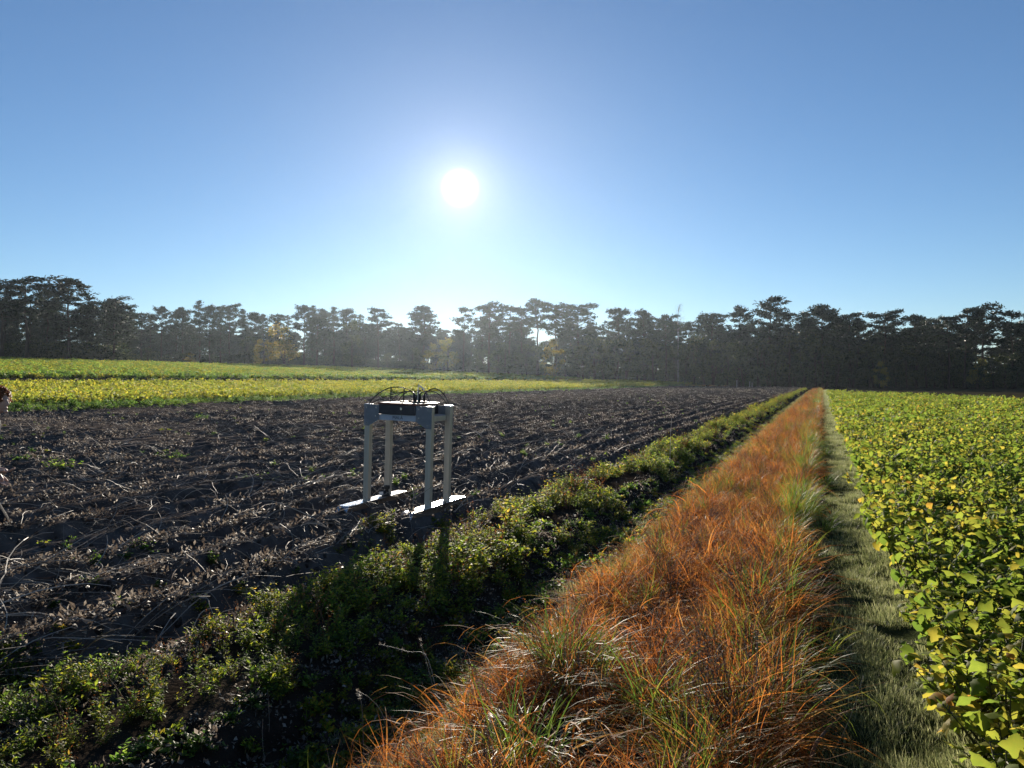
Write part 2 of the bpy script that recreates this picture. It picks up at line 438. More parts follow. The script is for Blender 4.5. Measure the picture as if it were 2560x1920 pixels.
def crop_layout(h, nst, nleaf, Lr, spread=0.75):
    """stems and leaf placements of one leafy crop plant"""
    stems, leaves = [], []
    for k in range(nst):
        az = 6.283 * k / nst + rr.uniform(-.5, .5)
        path = stem_path((rr.uniform(-.02, .02), rr.uniform(-.02, .02), 0), az, rr.uniform(.1, spread), h * rr.uniform(.75, 1.1), rr.uniform(-.2, .4), 5)
        stems.append(path)
        for j in range(nleaf):
            t = rr.uniform(.35, 1.0) ** .7; x = t * 5; i = min(int(x), 4)
            q = path[i].lerp(path[i + 1], x - i)
            L = Lr[0] + (Lr[1] - Lr[0]) * rr.random() ** 1.7
            leaves.append((q, rr.uniform(0, 6.283), rr.uniform(-1.1, 1.1), L, L * rr.uniform(.55, .85), rr.uniform(.2, 2.0), rr.uniform(0, 1) ** 1.2 * .75, rr.uniform(-1.1, 1.1)))
    return stems, leaves
def crop_meshes(seed, h=.45, nst=5, nleaf=7, Lr=(.07, .15), rows=4, leafm='crop', petiole=True):
    rr.seed(seed)
    stems, leaves = crop_layout(h, nst, nleaf, Lr)
    ms, ml = MB(), MB()
    for p in stems: ms.tube(p, [.006, .005, .005, .004, .003, .002], 4, .4)
    for (q, az, pi, L, W, dr, ti, ro) in leaves:
        b2 = q + Vector((math.cos(az), math.sin(az), .3)) * .03
        if petiole: ms.tube([q, b2], .0018, 3, .6, cap=False)
        leaf(ml, b2, az, pi, L, W, dr, ti, 0, rows, .25, .14, ro)
    return ms, ml, stems, leaves
def joined(ms, ml, m1, m2, name):
    mb = MB(); mb.v, mb.f, mb.t, mb.m = list(ms.v), list(ms.f), list(ms.t), [0] * len(ms.f)
    k = len(mb.v); mb.v += ml.v; mb.t += ml.t; mb.f += [tuple(i + k for i in f) for f in ml.f]; mb.m += [1] * len(ml.f)
    return mb.mesh(name, [m1, m2], smooth=True)
def grass_clump(seed, n, Lr, W, rad, curl, matname, tiltr=(.05, .7), nseg=4, tint=(0, 1), name='grass'):
    rr.seed(seed); mb = MB()
    for k in range(n):
        az = rr.uniform(0, 6.283); r = rad * math.sqrt(rr.random())
        blade(mb, (r * math.cos(az) * rr.uniform(.3, 1), r * math.sin(az), -.01), az + rr.uniform(-1, 1), rr.uniform(*tiltr), rr.uniform(*Lr), W * rr.uniform(.6, 1.3), rr.uniform(*curl), nseg, rr.uniform(*tint), 0, rr.uniform(-1, 1))
    return mb.mesh(name, M[matname])
def herb(seed, h, nst, leaves, Lr, matname, stemm='greenstem', spread=.6, ratio=.5, name='herb', foot=.05, thick=1.0):
    rr.seed(seed); mb = MB()
    for k in range(nst):
        az = rr.uniform(0, 6.283)
        pth = stem_path((rr.uniform(-foot, foot), rr.uniform(-foot, foot), -.01), az, rr.uniform(0, spread), h * rr.uniform(.6, 1.1), rr.uniform(0, .6), 5, .006)
        mb.tube(pth, [x_ * thick for x_ in (.004, .004, .003, .003, .002, .001)], 3, rr.random(), 0, False)
        for j in range(leaves):
            t = rr.uniform(.2, 1.0); x = t * 5; i = min(int(x), 4); q = pth[i].lerp(pth[i + 1], x - i)
            L = rr.uniform(*Lr) * (1.25 - .5 * t)
            leaf(mb, q, rr.uniform(0, 6.283), rr.uniform(-.3, .9), L, L * ratio * rr.uniform(.7, 1.2), rr.uniform(0, 1.2), rr.uniform(0, 1) ** 1.3 * .9, 1, 2, .3, .1, rr.uniform(-.5, .5))
    return mb.mesh(name, [M[stemm], M[matname]])
def stem_bundle(seed, n, Lr, rad=.0035, arch=True, matname='stem', name='stems', wide=.35, fan=.24):
    rr.seed(seed); mb = MB()
    for k in range(n):
        az = rr.choice((0, math.pi)) + rr.gauss(0, fan)
        L = rr.uniform(*Lr)
        pth = stem_path((rr.uniform(-wide, wide), rr.uniform(-.08, .08), -.01), az, rr.uniform(.75, 1.4), L, rr.uniform(.3, 1.1) if arch else rr.uniform(.2, .6), 6, .012)
        r = rad * rr.uniform(.6, 1.3)
        mb.tube(pth, [r, r, r, r * .9, r * .8, r * .6, r * .4], 3, rr.random() ** .8, 0, False)
        if rr.random() < .5:
            q = pth[3]; az2 = az + rr.uniform(-1, 1)
            mb.tube(stem_path(q, az2, rr.uniform(.6, 1.6), L * .35, rr.uniform(-.5, 1), 3, .01), r * .6, 3, rr.random(), 0, False)
    return mb.mesh(name, M[matname])
def crumbs(seed, n, rad, size, matname='crumb', name='crumbs'):
    rr.seed(seed); mb = MB()
    for k in range(n):
        az = rr.uniform(0, 6.283); r = rad * math.sqrt(rr.random()); L = size * rr.uniform(.5, 1.4)
        leaf(mb, (r * math.cos(az), r * math.sin(az), rr.uniform(0, .05)), rr.uniform(0, 6.283), rr.uniform(-.6, 1.2), L, L * .5, rr.uniform(-1.5, 2.5), rr.random() ** 1.3, 0, 2, rr.uniform(-.6, .9), .3, rr.uniform(-1, 1))
    return mb.mesh(name, M[matname])
def clod(seed, matname='soil'):
    r = np.random.default_rng(seed)
    bm = bmesh.new(); bmesh.ops.create_icosphere(bm, subdivisions=1, radius=1)
    for v in bm.verts: v.co *= 1 + r.uniform(-.35, .35); v.co.z *= .7
    me = bpy.data.meshes.new('clod'); bm.to_mesh(me); bm.free(); me.materials.append(M[matname]); return me

# ------------------------------------------------------------------ trees
def tuft_quads(C, size, r, flat=0.0, elong=.5):
    """randomly turned small faces at centres C"""
    n = len(C)
    d = r.normal(size=(n, 3)); d[:, 2] *= (1 - flat); d /= np.linalg.norm(d, axis=1)[:, None]
    e = r.normal(size=(n, 3)); e -= d * (e * d).sum(1)[:, None]; e /= np.linalg.norm(e, axis=1)[:, None]
    s = size * r.uniform(.6, 1.4, n)[:, None]
    d = d * s * .5; e = e * s * .5 * elong
    return np.stack([C - d - e * .6, C - d * .2 + e, C + d + e * .3, C + d * .3 - e], 1)
def pad(r, c, rx, rz, n):
    p = r.normal(size=(n, 3)); p /= np.linalg.norm(p, axis=1)[:, None]
    p *= (r.uniform(0, 1, n) ** .5 * (1 + .25 * r.normal(size=n)))[:, None]
    return np.asarray(c) + p * np.array([rx, rx * r.uniform(.7, 1.1), rz])
def pine_mesh(seed, h=20.0, base=.5, spread=3.6, limbs=20, top='flat', dens=1.0, lean=.02, needle='needle', size=.58, dead=6):
    r = np.random.default_rng(seed)
    tb, cr = MB(), MB()
    az0 = r.uniform(0, 6.283)
    pts = []
    for k in range(9):
        t = k / 8
        off = lean * h * t * t
        pts.append(Vector((math.cos(az0) * off + r.normal(0, .012 * h) * t * .6, math.sin(az0) * off + r.normal(0, .012 * h) * t * .6, h * .97 * t - (.3 if k == 0 else 0))))
    rad = [.26 * (1 - .86 * (k / 8)) + (.10 if k == 0 else 0) for k in range(9)]
    tb.tube(pts, [x * h / 20 for x in rad], 8, .5)
    def on(t):
        x = t * 8; i = min(int(x), 7); return pts[i].lerp(pts[i + 1], x - i)
    Cs, Sz = [], []
    for k in range(limbs):
        q = (k + r.uniform(0, .9)) / limbs
        t = base + (1 - base) * q
        if top == 'flat': prof = .45 + .65 * math.sin(math.pi * min(1, q * .8 + .15)) ** .8
        elif top == 'cone': prof = 1.05 * (1 - q) ** .75 + .10
        else: prof = .25 + .85 * math.sin(math.pi * (q * .86 + .12)) ** .7
        L = spread * prof * r.uniform(.55, 1.15)
        az = k * 2.4 + r.uniform(-.6, .6)
        st = on(min(t, .985)); rise = r.uniform(-.1, .5) if top != 'cone' else r.uniform(-.25, .1)
        e = st + Vector((math.cos(az) * L, math.sin(az) * L, L * rise))
        mid = st.lerp(e, .5) + Vector((r.normal(0, .15), r.normal(0, .15), r.normal(-.05, .12) + L * .04))
        tb.tube([st, mid, e], [.075 * h / 20, .05 * h / 20, .02 * h / 20], 4, .5, 0, False)
        for m, f in ((0, 1.0), (1, .62), (2, .35)):
            if m == 2 and top == 'flat' and r.random() < .6: continue
            c = st.lerp(e, f) + Vector((r.normal(0, .25), r.normal(0, .25), r.uniform(.05, .35)))
            rx = r.uniform(.5, 1.35) * (.6 + .14 * spread) * (1 - .25 * m * .5)
            n = int(r.uniform(70, 100) * dens * rx * rx / 1.2)
            Cs.append(pad(r, c, rx, rx * r.uniform(.42, .72), max(n, 12)))
    tip = on(1.0)
    for k in range(3 if top != 'cone' else 2):
        rx = r.uniform(.5, 1.0) if top != 'cone' else .4
        Cs.append(pad(r, tip + Vector((r.normal(0, .5), r.normal(0, .5), r.uniform(-.3, .3))) * (1 if top != 'cone' else .3), rx, rx * .6, int(40 * dens)))
    for k in range(dead):                                           # dead lower branches
        t = r.uniform(.2, base); st = on(t); az = r.uniform(0, 6.283); L = r.uniform(.6, 1.8)
        tb.tube([st, st + Vector((math.cos(az) * L, math.sin(az) * L, r.uniform(-.3, .3)))], [.035, .008], 3, .3, 0, False)
    C = np.concatenate(Cs)
    cr.quads(tuft_quads(C, size, r, .15, .34), r.uniform(0, 1, len(C)))
    return tb.mesh('trunk', M['bark'], True), cr.mesh('crown', M[needle])
def broad_mesh(seed, h=6.0, w=3.0, n=1800, leafm='broad', size=.26, stems=3, bark='bark', low=.12, lobes=16):
    r = np.random.default_rng(seed); tb, cr = MB(), MB(); Cs = []
    for k in range(stems):
        az = r.uniform(0, 6.283); off = w * .22 * (k > 0)
        p = [Vector((0, 0, -.15)), Vector((math.cos(az) * off * .5, math.sin(az) * off * .5, h * .35)), Vector((math.cos(az) * off, math.sin(az) * off, h * .85))]
        tb.tube(p, [.03 * h * .5 + .02, .02 * h * .5 + .01, .01], 6, .5)
        for j in range(4):
            a2 = r.uniform(0, 6.283); q = p[1].lerp(p[2], r.uniform(-.2, .8)); L = w * r.uniform(.25, .5)
            tb.tube([q, q + Vector((math.cos(a2) * L, math.sin(a2) * L, L * .6))], [.025, .006], 3, .5, 0, False)
    for k in range(lobes):
        a2 = r.uniform(0, 6.283); zz = low + (1 - low) * r.uniform(.05, .95)
        rad = w * .5 * math.sqrt(max(.05, 1 - ((zz - .45) / .62) ** 2)) * r.uniform(.35, 1.0)
        c = (rad * math.cos(a2), rad * math.sin(a2), zz * h)
        Cs.append(pad(r, c, w * r.uniform(.13, .26), h * r.uniform(.06, .13), n // lobes))
    C = np.concatenate(Cs); C = C[C[:, 2] > .03 * h]
    cr.quads(tuft_quads(C, size, r, 0, .6), r.uniform(0, 1, len(C)))
    return tb.mesh('trunk', M[bark], True), cr.mesh('crown', M[leafm])
def bare_birch(seed, h=20):
    r = np.random.default_rng(seed); tb, cr = MB(), MB()
    pts = [Vector((r.normal(0, .1) * k * .3, r.normal(0, .1) * k * .3, h * k / 6 - (.3 if k == 0 else 0))) for k in range(7)]
    tb.tube(pts, [.16 * (1 - k / 6.6) + .01 for k in range(7)], 6, .5)
    Cs = []
    for k in range(46):
        t = r.uniform(.4, .98); x = t * 6; i = min(int(x), 5); st = pts[i].lerp(pts[i + 1], x - i)
        az = r.uniform(0, 6.283); L = (1.15 - t) * 3.6 * r.uniform(.6, 1.1)
        m = st + Vector((math.cos(az) * L * .5, math.sin(az) * L * .5, L * .8)); e = m + Vector((math.cos(az) * L * .5, math.sin(az) * L * .5, L * .35))
        f = e + Vector((math.cos(az) * .25, math.sin(az) * .25, -r.uniform(.4, 1.3)))
        cr.tube([st, m, e, f], [.035, .022, .014, .006], 3, .4, 1, False)
        Cs.append(np.asarray(e) + r.normal(size=(5, 3)) * [.25, .25, .5]); Cs.append(np.asarray(f) + r.normal(size=(4, 3)) * [.15, .15, .4])
    C = np.concatenate(Cs)
    cr.quads(tuft_quads(C, .14, r, 0, .5), r.uniform(0, 1, len(C)))
    return tb.mesh('trunk', M['birchbark'], True), cr.mesh('crown', [M['autumn'], M['bark']])
KIND = {}
for i in range(5): KIND['flat%d' % i] = (20, pine_mesh(100 + i, 20, .50 + .04 * (i % 3), 3.4 + .3 * (i % 2), 26, 'flat', 1.0))
for i in range(4): KIND['full%d' % i] = (20, pine_mesh(200 + i, 20, .24 + .05 * i, 3.3, 36, 'round', 1.0))
for i in range(3): KIND['open%d' % i] = (20, pine_mesh(300 + i, 20, .56 + .04 * i, 2.9, 17, 'flat', .8, .04))
for i in range(3): KIND['cone%d' % i] = (20, pine_mesh(400 + i, 20, .16, 2.9, 34, 'cone', .9, .01, 'needle2', .45, 0))
for i in range(3): KIND['layer%d' % i] = (20, pine_mesh(500 + i, 20, .28, 4.2, 30, 'round', .85, .03))
for i in range(3): KIND['shrub%d' % i] = (6, broad_mesh(600 + i, 6, 4.2, 2000, 'broad'))
for i in range(2): KIND['autumn%d' % i] = (6, broad_mesh(650 + i, 6, 4.4, 2200, 'autumn'))
KIND['poplar0'] = (12, broad_mesh(670, 12, 4.6, 2600, 'broad', .32, 1, 'bark', .1, 22))
KIND['birch0'] = (20, bare_birch(690))
def place_tree(kind, X, Y, h, wid, name, label, cat, group, z=None):
    h0, (tm, cm) = KIND[kind]
    zz = float(hXY(X, Y)) if z is None else z
    t = empty(name, (X, Y, zz), rng.uniform(0, 6.283))
    s = h / h0; t.scale = (s * wid, s * wid, s)
    link('trunk', tm, t); link('crown', cm, t)
    props(t, label, cat, group)
    return t
def by_view(kind, px, top, Y, wid=1.0, name='pine_tree', label='', cat='tree', group=None):
    X = (px - 1280) / F * Y
    zt = CAMH - (top - HOR) / F * Y
    place_tree(kind, X, Y, zt - float(hXY(X, Y)), wid, name, label, cat, group)
# the wood's edge, tree by tree: kind, bearing, top of crown, distance, width, label
EDGE = [
 ('full1', -60, 705, 160, 1.25, 'dark pine cut by the left edge of the picture'),
 ('flat0', 5, 708, 158, 1.5, 'leftmost tall dark pine with a ragged crown'),
 ('flat1', 68, 698, 160, 1.7, 'broad flat-topped pine, second of the tall dark group at left'),
 ('full0', 172, 696, 164, 1.6, 'tall dense pine, highest crown of the dark left group'),
 ('layer0', 285, 746, 170, 1.3, 'layered pine with long level boughs at right end of the left group'),
 ('flat2', 118, 730, 172, 1.1, 'pine half hidden between the two tallest of the left group'),
 ('layer1', 228, 752, 176, 1.0, 'lower bushy pine under the tall dense pine at left'),
 ('full2', 792, 790, 240, 1.35, 'broad dark conifer with stacked boughs beside the yellow birch'),
 ('poplar0', 880, 800, 238, 1.1, 'leafy olive tree between dark conifer and flat-topped pine'),
 ('flat3', 945, 772, 246, 1.10, 'flat umbrella-crowned pine just left of the round-headed pine'),
 ('full3', 1058, 764, 250, 1.25, 'round-headed dense pine standing clear below the sun'),
 ('open0', 1158, 768, 240, .95, 'thin one-sided pine with a bare straight trunk'),
 ('flat4', 1222, 760, 250, 1.2, 'wide pine just right of the thin bare-trunked pine'),
 ('open1', 1272, 766, 256, 1.15, 'forked open pine with sky showing among its boughs'),
 ('flat0', 1305, 768, 246, .9, 'dense upright pine left of the bright gap'),
 ('open2', 1345, 749, 244, 1.15, 'tallest slender pine above the bright gap in the wood'),
 ('flat2', 1388, 762, 250, 1.05, 'pine with several bare stems right of the bright gap'),
 ('flat1', 1446, 762, 248, 1.25, 'wide low-domed pine right of the several bare stems'),
 ('layer2', 1545, 770, 244, 1.0, 'pine with a small flat tuft of a top at mid wood'),
 ('full0', 1612, 776, 240, 1.05, 'round bushy pine left of the bare birch'),
 ('birch0', 1695, 760, 236, .9, 'nearly leafless birch sticking up above the pines'),
 ('flat3', 1665, 788, 232, 1.0, 'lower pine in front of the bare birch'),
 ('full1', 1782, 782, 222, 1.1, 'domed pine right of the bare birch'),
 ('flat4', 1848, 770, 206, 1.0, 'narrow-topped pine left of the tallest pale pine'),
 ('layer1', 1922, 742, 192, 1.15, 'tallest pale pine with a feathery spreading top'),
 ('flat0', 1975, 780, 186, 1.1, 'dark dense pine right of the feathery tall pine'),
 ('open1', 2012, 782, 188, .9, 'thin feathery pine between two dense dark ones'),
 ('full2', 2056, 760, 180, 1.05, 'tall blocky pine above the end of the grass strip'),
 ('flat1', 2125, 786, 174, 1.15, 'low flat pine right of the blocky pine'),
 ('flat2', 2212, 782, 170, 1.25, 'wide flat pine with gaps of sky under its top'),
 ('layer2', 2290, 786, 166, 1.1, 'domed pine with a bare trunk at right'),
 ('flat3', 2372, 792, 162, 1.15, 'rounded pine left of the tall flat-crowned pair'),
 ('open2', 2412, 775, 160, 1.0, 'slender leaning pine beside the tall flat crown'),
 ('flat4', 2456, 764, 158, 1.25, 'tall flat-crowned pine with straight trunk, highest at far right'),
 ('flat0', 2532, 780, 154, 1.15, 'dark pine at the right edge of the picture'),
 ('full3', 2590, 786, 150, 1.15, 'dark pine cut by the right edge of the picture'),
 ('flat1', 2680, 780, 150, 1.1, 'dark pine just beyond the right edge'),
]
for (k, px, top, Y, w, lab) in EDGE:
    by_view(k, px, top, Y, w * 1.12, 'birch_tree' if k == 'birch0' else ('leafy_tree' if k == 'poplar0' else 'pine_tree'), lab)
# hazy conifers beyond the meadow, left of centre
k = 0
for px in np.arange(318, 900, 29):
    top = 770 + 14 * math.sin(px * .021) + rng.uniform(-12, 10) + max(0, (px - 600) * .05)
    by_view(['cone0', 'full1', 'cone1', 'flat2', 'cone2', 'full2'][k % 6], px + rng.uniform(-8, 8), top, 262 + rng.uniform(-10, 16), rng.uniform(.9, 1.2), 'conifer',
            'hazy blue-grey conifer in the far row behind the meadow', 'tree', 'hazy conifers behind the meadow'); k += 1
# second row filling in behind the edge
k = 0
for px in list(np.arange(905, 1320, 34)) + list(np.arange(1400, 2440, 24)) + [2530, 2570, 2610]:
    Yl = np.interp(px, [900, 1300, 1700, 1900, 2060, 2560], [262, 262, 246, 204, 190, 165])
    top = 810 + rng.uniform(-20, 24)
    by_view(['full0', 'flat1', 'full2', 'layer0', 'full3', 'flat4', 'cone1'][k % 7], px + rng.uniform(-12, 12), top, Yl + rng.uniform(4, 16), rng.uniform(1.0, 1.3), 'pine_tree',
            'dark pine in the second row of the wood, mostly hidden by the edge pines', 'tree', 'second-row pines of the wood'); k += 1
# understorey and bushes along the edge
k = 0
for px in np.arange(940, 2640, 25):
    Yl = np.interp(px, [900, 1300, 1700, 1900, 2060, 2560], [246, 246, 236, 192, 176, 152]) + rng.uniform(-6, 6)
    top = np.interp(px, [900, 1350, 1500, 2000, 2300, 2420, 2500, 2640], [880, 862, 852, 850, 872, 890, 900, 880]) + rng.uniform(-22, 22)
    by_view(['shrub0', 'shrub1', 'shrub2'][k % 3], px + rng.uniform(-8, 8), top, Yl, rng.uniform(.75, 1.0), 'understorey_tree',
            'dark leafy understorey tree in the shade under the edge pines', 'tree', 'understorey trees along the wood edge'); k += 1
for (kk, px, top, Y, w, lab) in [
 ('autumn0', 712, 815, 236, 1.15, 'yellowing broad tree in front of the hazy conifers'),
 ('autumn1', 660, 850, 232, 1.0, 'smaller yellow-brown tree left of the broad yellowing one'),
 ('shrub1', 622, 838, 236, 1.0, 'dull green bushy tree at left of the yellowing trees'),
 ('shrub0', 368, 866, 205, .95, 'round pale bush standing alone at the meadow edge'),
 ('autumn0', 476, 884, 210, 1.5, 'low golden bush catching the sun at the meadow edge'),
 ('shrub2', 440, 878, 214, 1.3, 'dull green bush just left of the golden bush'),
 ('autumn1', 1085, 862, 244, 1.0, 'pale thicket under the round-headed pine'),
 ('autumn0', 1120, 850, 240, .9, 'pale green young tree left of the thin pine'),
 ('full2', 1322, 846, 270, 1.2, 'low dark pine closing the foot of the bright gap at left'), ('full1', 1366, 852, 272, 1.3, 'low dark pine closing the foot of the bright gap'), ('full3', 2478, 868, 176, 1.3, 'low dark pine behind the tall flat-crowned one at right'), ('full0', 2505, 862, 178, 1.2, 'low dark pine filling the gap near the right edge'),
 ('autumn1', 1385, 850, 238, .8, 'sunlit young tree below the bright gap'),
 ('autumn0', 2440, 898, 152, .9, 'orange-brown bush among the dark pines at far right'),
 ('autumn1', 2200, 905, 158, .7, 'small pale bush in the dark wood edge at right')]:
    by_view(kk, px, top, Y, w, 'pine_tree' if 'pine closing' in lab or 'low dark pine' in lab else ('bush' if 'bush' in lab else 'leafy_tree'), lab, 'bush' if 'bush' in lab else 'tree')
# depth of the wood behind, read as one mass
px = np.concatenate([rng.uniform(-700, 330, 130), rng.uniform(300, 900, 150), rng.uniform(880, 1335, 110), rng.uniform(1385, 2425, 260), rng.uniform(2500, 3300, 130)])
Yb = np.interp(px, [-700, 320, 330, 900, 1300, 1700, 1900, 2060, 2560], [150, 178, 285, 278, 276, 262, 218, 202, 176]) + rng.uniform(0, 60, len(px))
X = (px - 1280) / F * Yb
hh = np.where(px < 330, rng.uniform(11, 15, len(px)), rng.uniform(10, 16, len(px)))
pm = []
for kk in ('full0', 'full2', 'layer0', 'cone1', 'flat1'):
    tm, cm = KIND[kk][1]
    b = bpy.data.meshes.new('wood_pine')
    bm = bmesh.new(); bm.from_mesh(tm); nt = len(bm.faces); bm.from_mesh(cm)
    bm.faces.ensure_lookup_table()
    for i, f in enumerate(bm.faces): f.material_index = 0 if i < nt else 1
    bm.to_mesh(b); bm.free(); b.materials.append(M['bark']); b.materials.append(cm.materials[0]); pm.append(b)
scatter('pine_wood', pm, locs(X, Yb), rots(len(X), 0.01), hh / 20, rng.integers(0, 5, len(X)), 'dim depth of pine wood behind the edge trees', 'wood')
# undergrowth that closes the foot of the wood
ug = []
for i in range(3):
    t, c = broad_mesh(720 + i, 2.6, 4.0, 900, 'broad', .26, 2, 'bark', .02, 12); ug.append(c)
px = rng.uniform(-500, 3100, 1100)
Yb = np.interp(px, [-500, 320, 330, 900, 1300, 1700, 1900, 2060, 2560, 3000], [150, 172, 262, 262, 262, 246, 204, 188, 162, 150]) + rng.uniform(-4, 30, len(px))
X = (px - 1280) / F * Yb
scatter('undergrowth', ug, locs(X, Yb), rots(len(X), .02), rng.uniform(.8, 1.9, len(X)), rng.integers(0, 3, len(X)), 'dark brambly undergrowth at the foot of the wood', 'undergrowth')

# ------------------------------------------------------------------ leafy crop on the right
cm_ = [crop_meshes(40 + i, .40 + .03 * i, 5, 16, (.03, .12), 5) for i in range(5)]
crop_full = [joined(ms, ml, M['greenstem'], M['crop'], 'crop_plant') for (ms, ml, _, _) in cm_]
crop_stem = [ms.mesh('stem', M['greenstem']) for (ms, ml, _, _) in cm_]
crop_leaf = [ml.mesh('foliage', M['crop'], True) for (ms, ml, _, _) in cm_]
far_crop = [joined(*crop_meshes(60 + i, .42, 5, 8, (.08, .14), 2, petiole=False)[:2], M['greenstem'], M['crop'], 'crop_plant') for i in range(3)]
X, Y = sample_view(15000, 2.0, 110, .72, 1500, 3300)
m = crop_zone(X, Y) & (toAB(X, Y)[1] > .54 + .12 * (vnoise(Y * 1.5, 0 * Y, 3) - .5))
X, Y = X[m], Y[m]
# thin out to plant spacing close by
keep, grid = [], {}
for i in np.argsort(Y):
    g = .19 if Y[i] < 14 else .12
    kx, ky = int(X[i] / g), int(Y[i] / g)
    if (kx, ky) in grid: continue
    grid[(kx, ky)] = 1; keep.append(i)
X, Y = X[keep], Y[keep]
visible = (X < .70 * Y + .3)
order = np.argsort(Y + 1000 * ~visible)
ind, rest = order[:300], order[300:]
LAB = 'leafy yellow-green crop plant near the front of the right-hand field'
leafprotos = []
for i in range(8):
    mb = MB(); rr.seed(900 + i)
    leaf(mb, (0, 0, 0), 0, .2, .12, .085, rr.uniform(.5, 1.5), .12 + .1 * i, 0, 8, .28, .17, rr.uniform(-.3, .3))
    leafprotos.append(mb.mesh('leaf', M['crop'], True))
for n, i in enumerate(ind):
    p = empty('crop_plant', (X[i], Y[i], float(hXY(X[i], Y[i]))), rng.uniform(0, 6.283))
    sc = rng.uniform(.8, 1.2) * (.85 + .3 * vnoise(X[i] * .4, Y[i] * .4, 31)); p.scale = (sc * rng.uniform(.9, 1.15), sc * rng.uniform(.9, 1.15), sc * rng.uniform(.85, 1.05))
    props(p, LAB, 'crop plant', 'leafy crop plants at the front of the right-hand field')
    k = n % 5
    link('stem', crop_stem[k], p)
    if n < 36:
        for (q, az, pi, L, W, dr, ti, ro) in cm_[k][3]:
            lf = link('leaf', leafprotos[min(7, int(ti * 10))], p)
            lf.location = q + Vector((math.cos(az), math.sin(az), .3)) * .03
            lf.rotation_euler = (ro, -pi * .8, az); lf.scale = (L / .12,) * 3
    else:
        link('foliage', crop_leaf[k], p)
Xr, Yr = X[rest], Y[rest]
near = Yr < 22
scatter('leaf_crop', crop_full + far_crop, locs(Xr, Yr), rots(len(Xr)), np.where(near, 1.0, 1.12) * rng.uniform(.8, 1.2, len(Xr)),
        np.where(near, rng.integers(0, 5, len(Xr)), rng.integers(5, 8, len(Xr))), 'dense yellow-green leafy crop filling the right-hand field', 'crop')

# ------------------------------------------------------------------ yellow crop, weedy band and far meadow on the left
yel = [joined(*crop_meshes(80 + i, .52, 6, 6, (.10, .18), 2, 'yellow', False)[:2], M['greenstem'], M['yellow'], 'yellow_plant') for i in range(4)]
X, Y = sample_view(60000, 30, 300, .35, -500, 1900)
a, b = toAB(X, Y); edge = -36.6 + .9 * (vnoise(a * .25, b * 0, 44) - .5)
m = (b < edge) & (b > -57.3) & (a < 255)
scatter('yellow_crop', yel, locs(X[m], Y[m]), rots(m.sum()), rng.uniform(.75, 1.2, m.sum()) * (1 + Y[m] / 300), rng.integers(0, 4, m.sum()), 'low bright yellow crop in a wide band across the left field', 'crop')
lush = [herb(120 + i, .38, 12, 7, (.08, .15), 'lush', 'greenstem', .9, .5) for i in range(4)]
X, Y = sample_view(42000, 26, 260, .6, -500, 1900)
a, b = toAB(X, Y)
m = (b < -33.2 + 1.6 * (vnoise(a * .3, b * .1, 47) - .5)) & (b > -37.6) & (a < 250) & (vnoise(a * .7, b * .9, 48) > .22)
scatter('green_weeds', lush, locs(X[m], Y[m]), rots(m.sum()), rng.uniform(.6, 1.25, m.sum()), rng.integers(0, 4, m.sum()), 'strip of dark green weeds between bare field and yellow crop', 'weeds')
mead = [herb(140 + i, .4, 12, 5, (.14, .26), 'yellow' if i < 3 else 'lush', 'greenstem', .9, .5) for i in range(5)]
X, Y = sample_view(60000, 55, 330, .1, -700, 1500)
a, b = toAB(X, Y)
m = (b < -66) & (b > -142) & (b < -69.5) & (a < 300) & (rng.uniform(0, 1, len(a)) < np.where(b > -75, .6, .95))
kk = np.where((b > -76) & (rng.uniform(0, 1, len(b)) < .55), 4, rng.integers(0, 4, len(b)))
scatter('meadow_growth', mead, locs(X[m], Y[m]), rots(m.sum()), rng.uniform(.7, 1.3, m.sum()) * (1 + Y[m] / 260), kk[m], 'pale green growth on the rising far meadow', 'meadow')
drk = [grass_clump(160 + i, 26, (.2, .5), .02, .25, (.2, 1.2), 'grass', tint=(0, .4)) for i in range(3)]  # dark tints, so the painted shade strip stays dark
X, Y = sample_view(2500, 45, 330, .2, -600, 1500)
a, b = toAB(X, Y); m = (b < -58) & (b > -71)
scatter('shade_strip_grass', drk, locs(X[m], Y[m]), rots(m.sum()), rng.uniform(.6, 1.3, m.sum()), rng.integers(0, 3, m.sum()), 'sparse dull grass on the strip darkened as painted shade behind the yellow crop', 'grass')
# rough grass near the wood
rough = [grass_clump(170 + i, 30, (.3, .7), .03, .5, (.2, 1.3), 'frost' if i else 'rust', tint=(.3, 1)) for i in range(3)]
px = rng.uniform(880, 2700, 9000); Yb = np.interp(px, [880, 1300, 1700, 1900, 2060, 2560, 2700], [252, 240, 225, 185, 160, 130, 125]) * rng.uniform(.72, 1.0, 9000)
X = (px - 1280) / F * Yb; a, b = toAB(X, Yb)
m = ((b < -141) | (a > 206) ) & (px < 1900)
scatter('rough_grass', rough, locs(X[m], Yb[m]), rots(m.sum()), rng.uniform(.6, 1.3, m.sum()), rng.integers(0, 3, m.sum()), 'pale rough grass along the foot of the wood', 'grass')

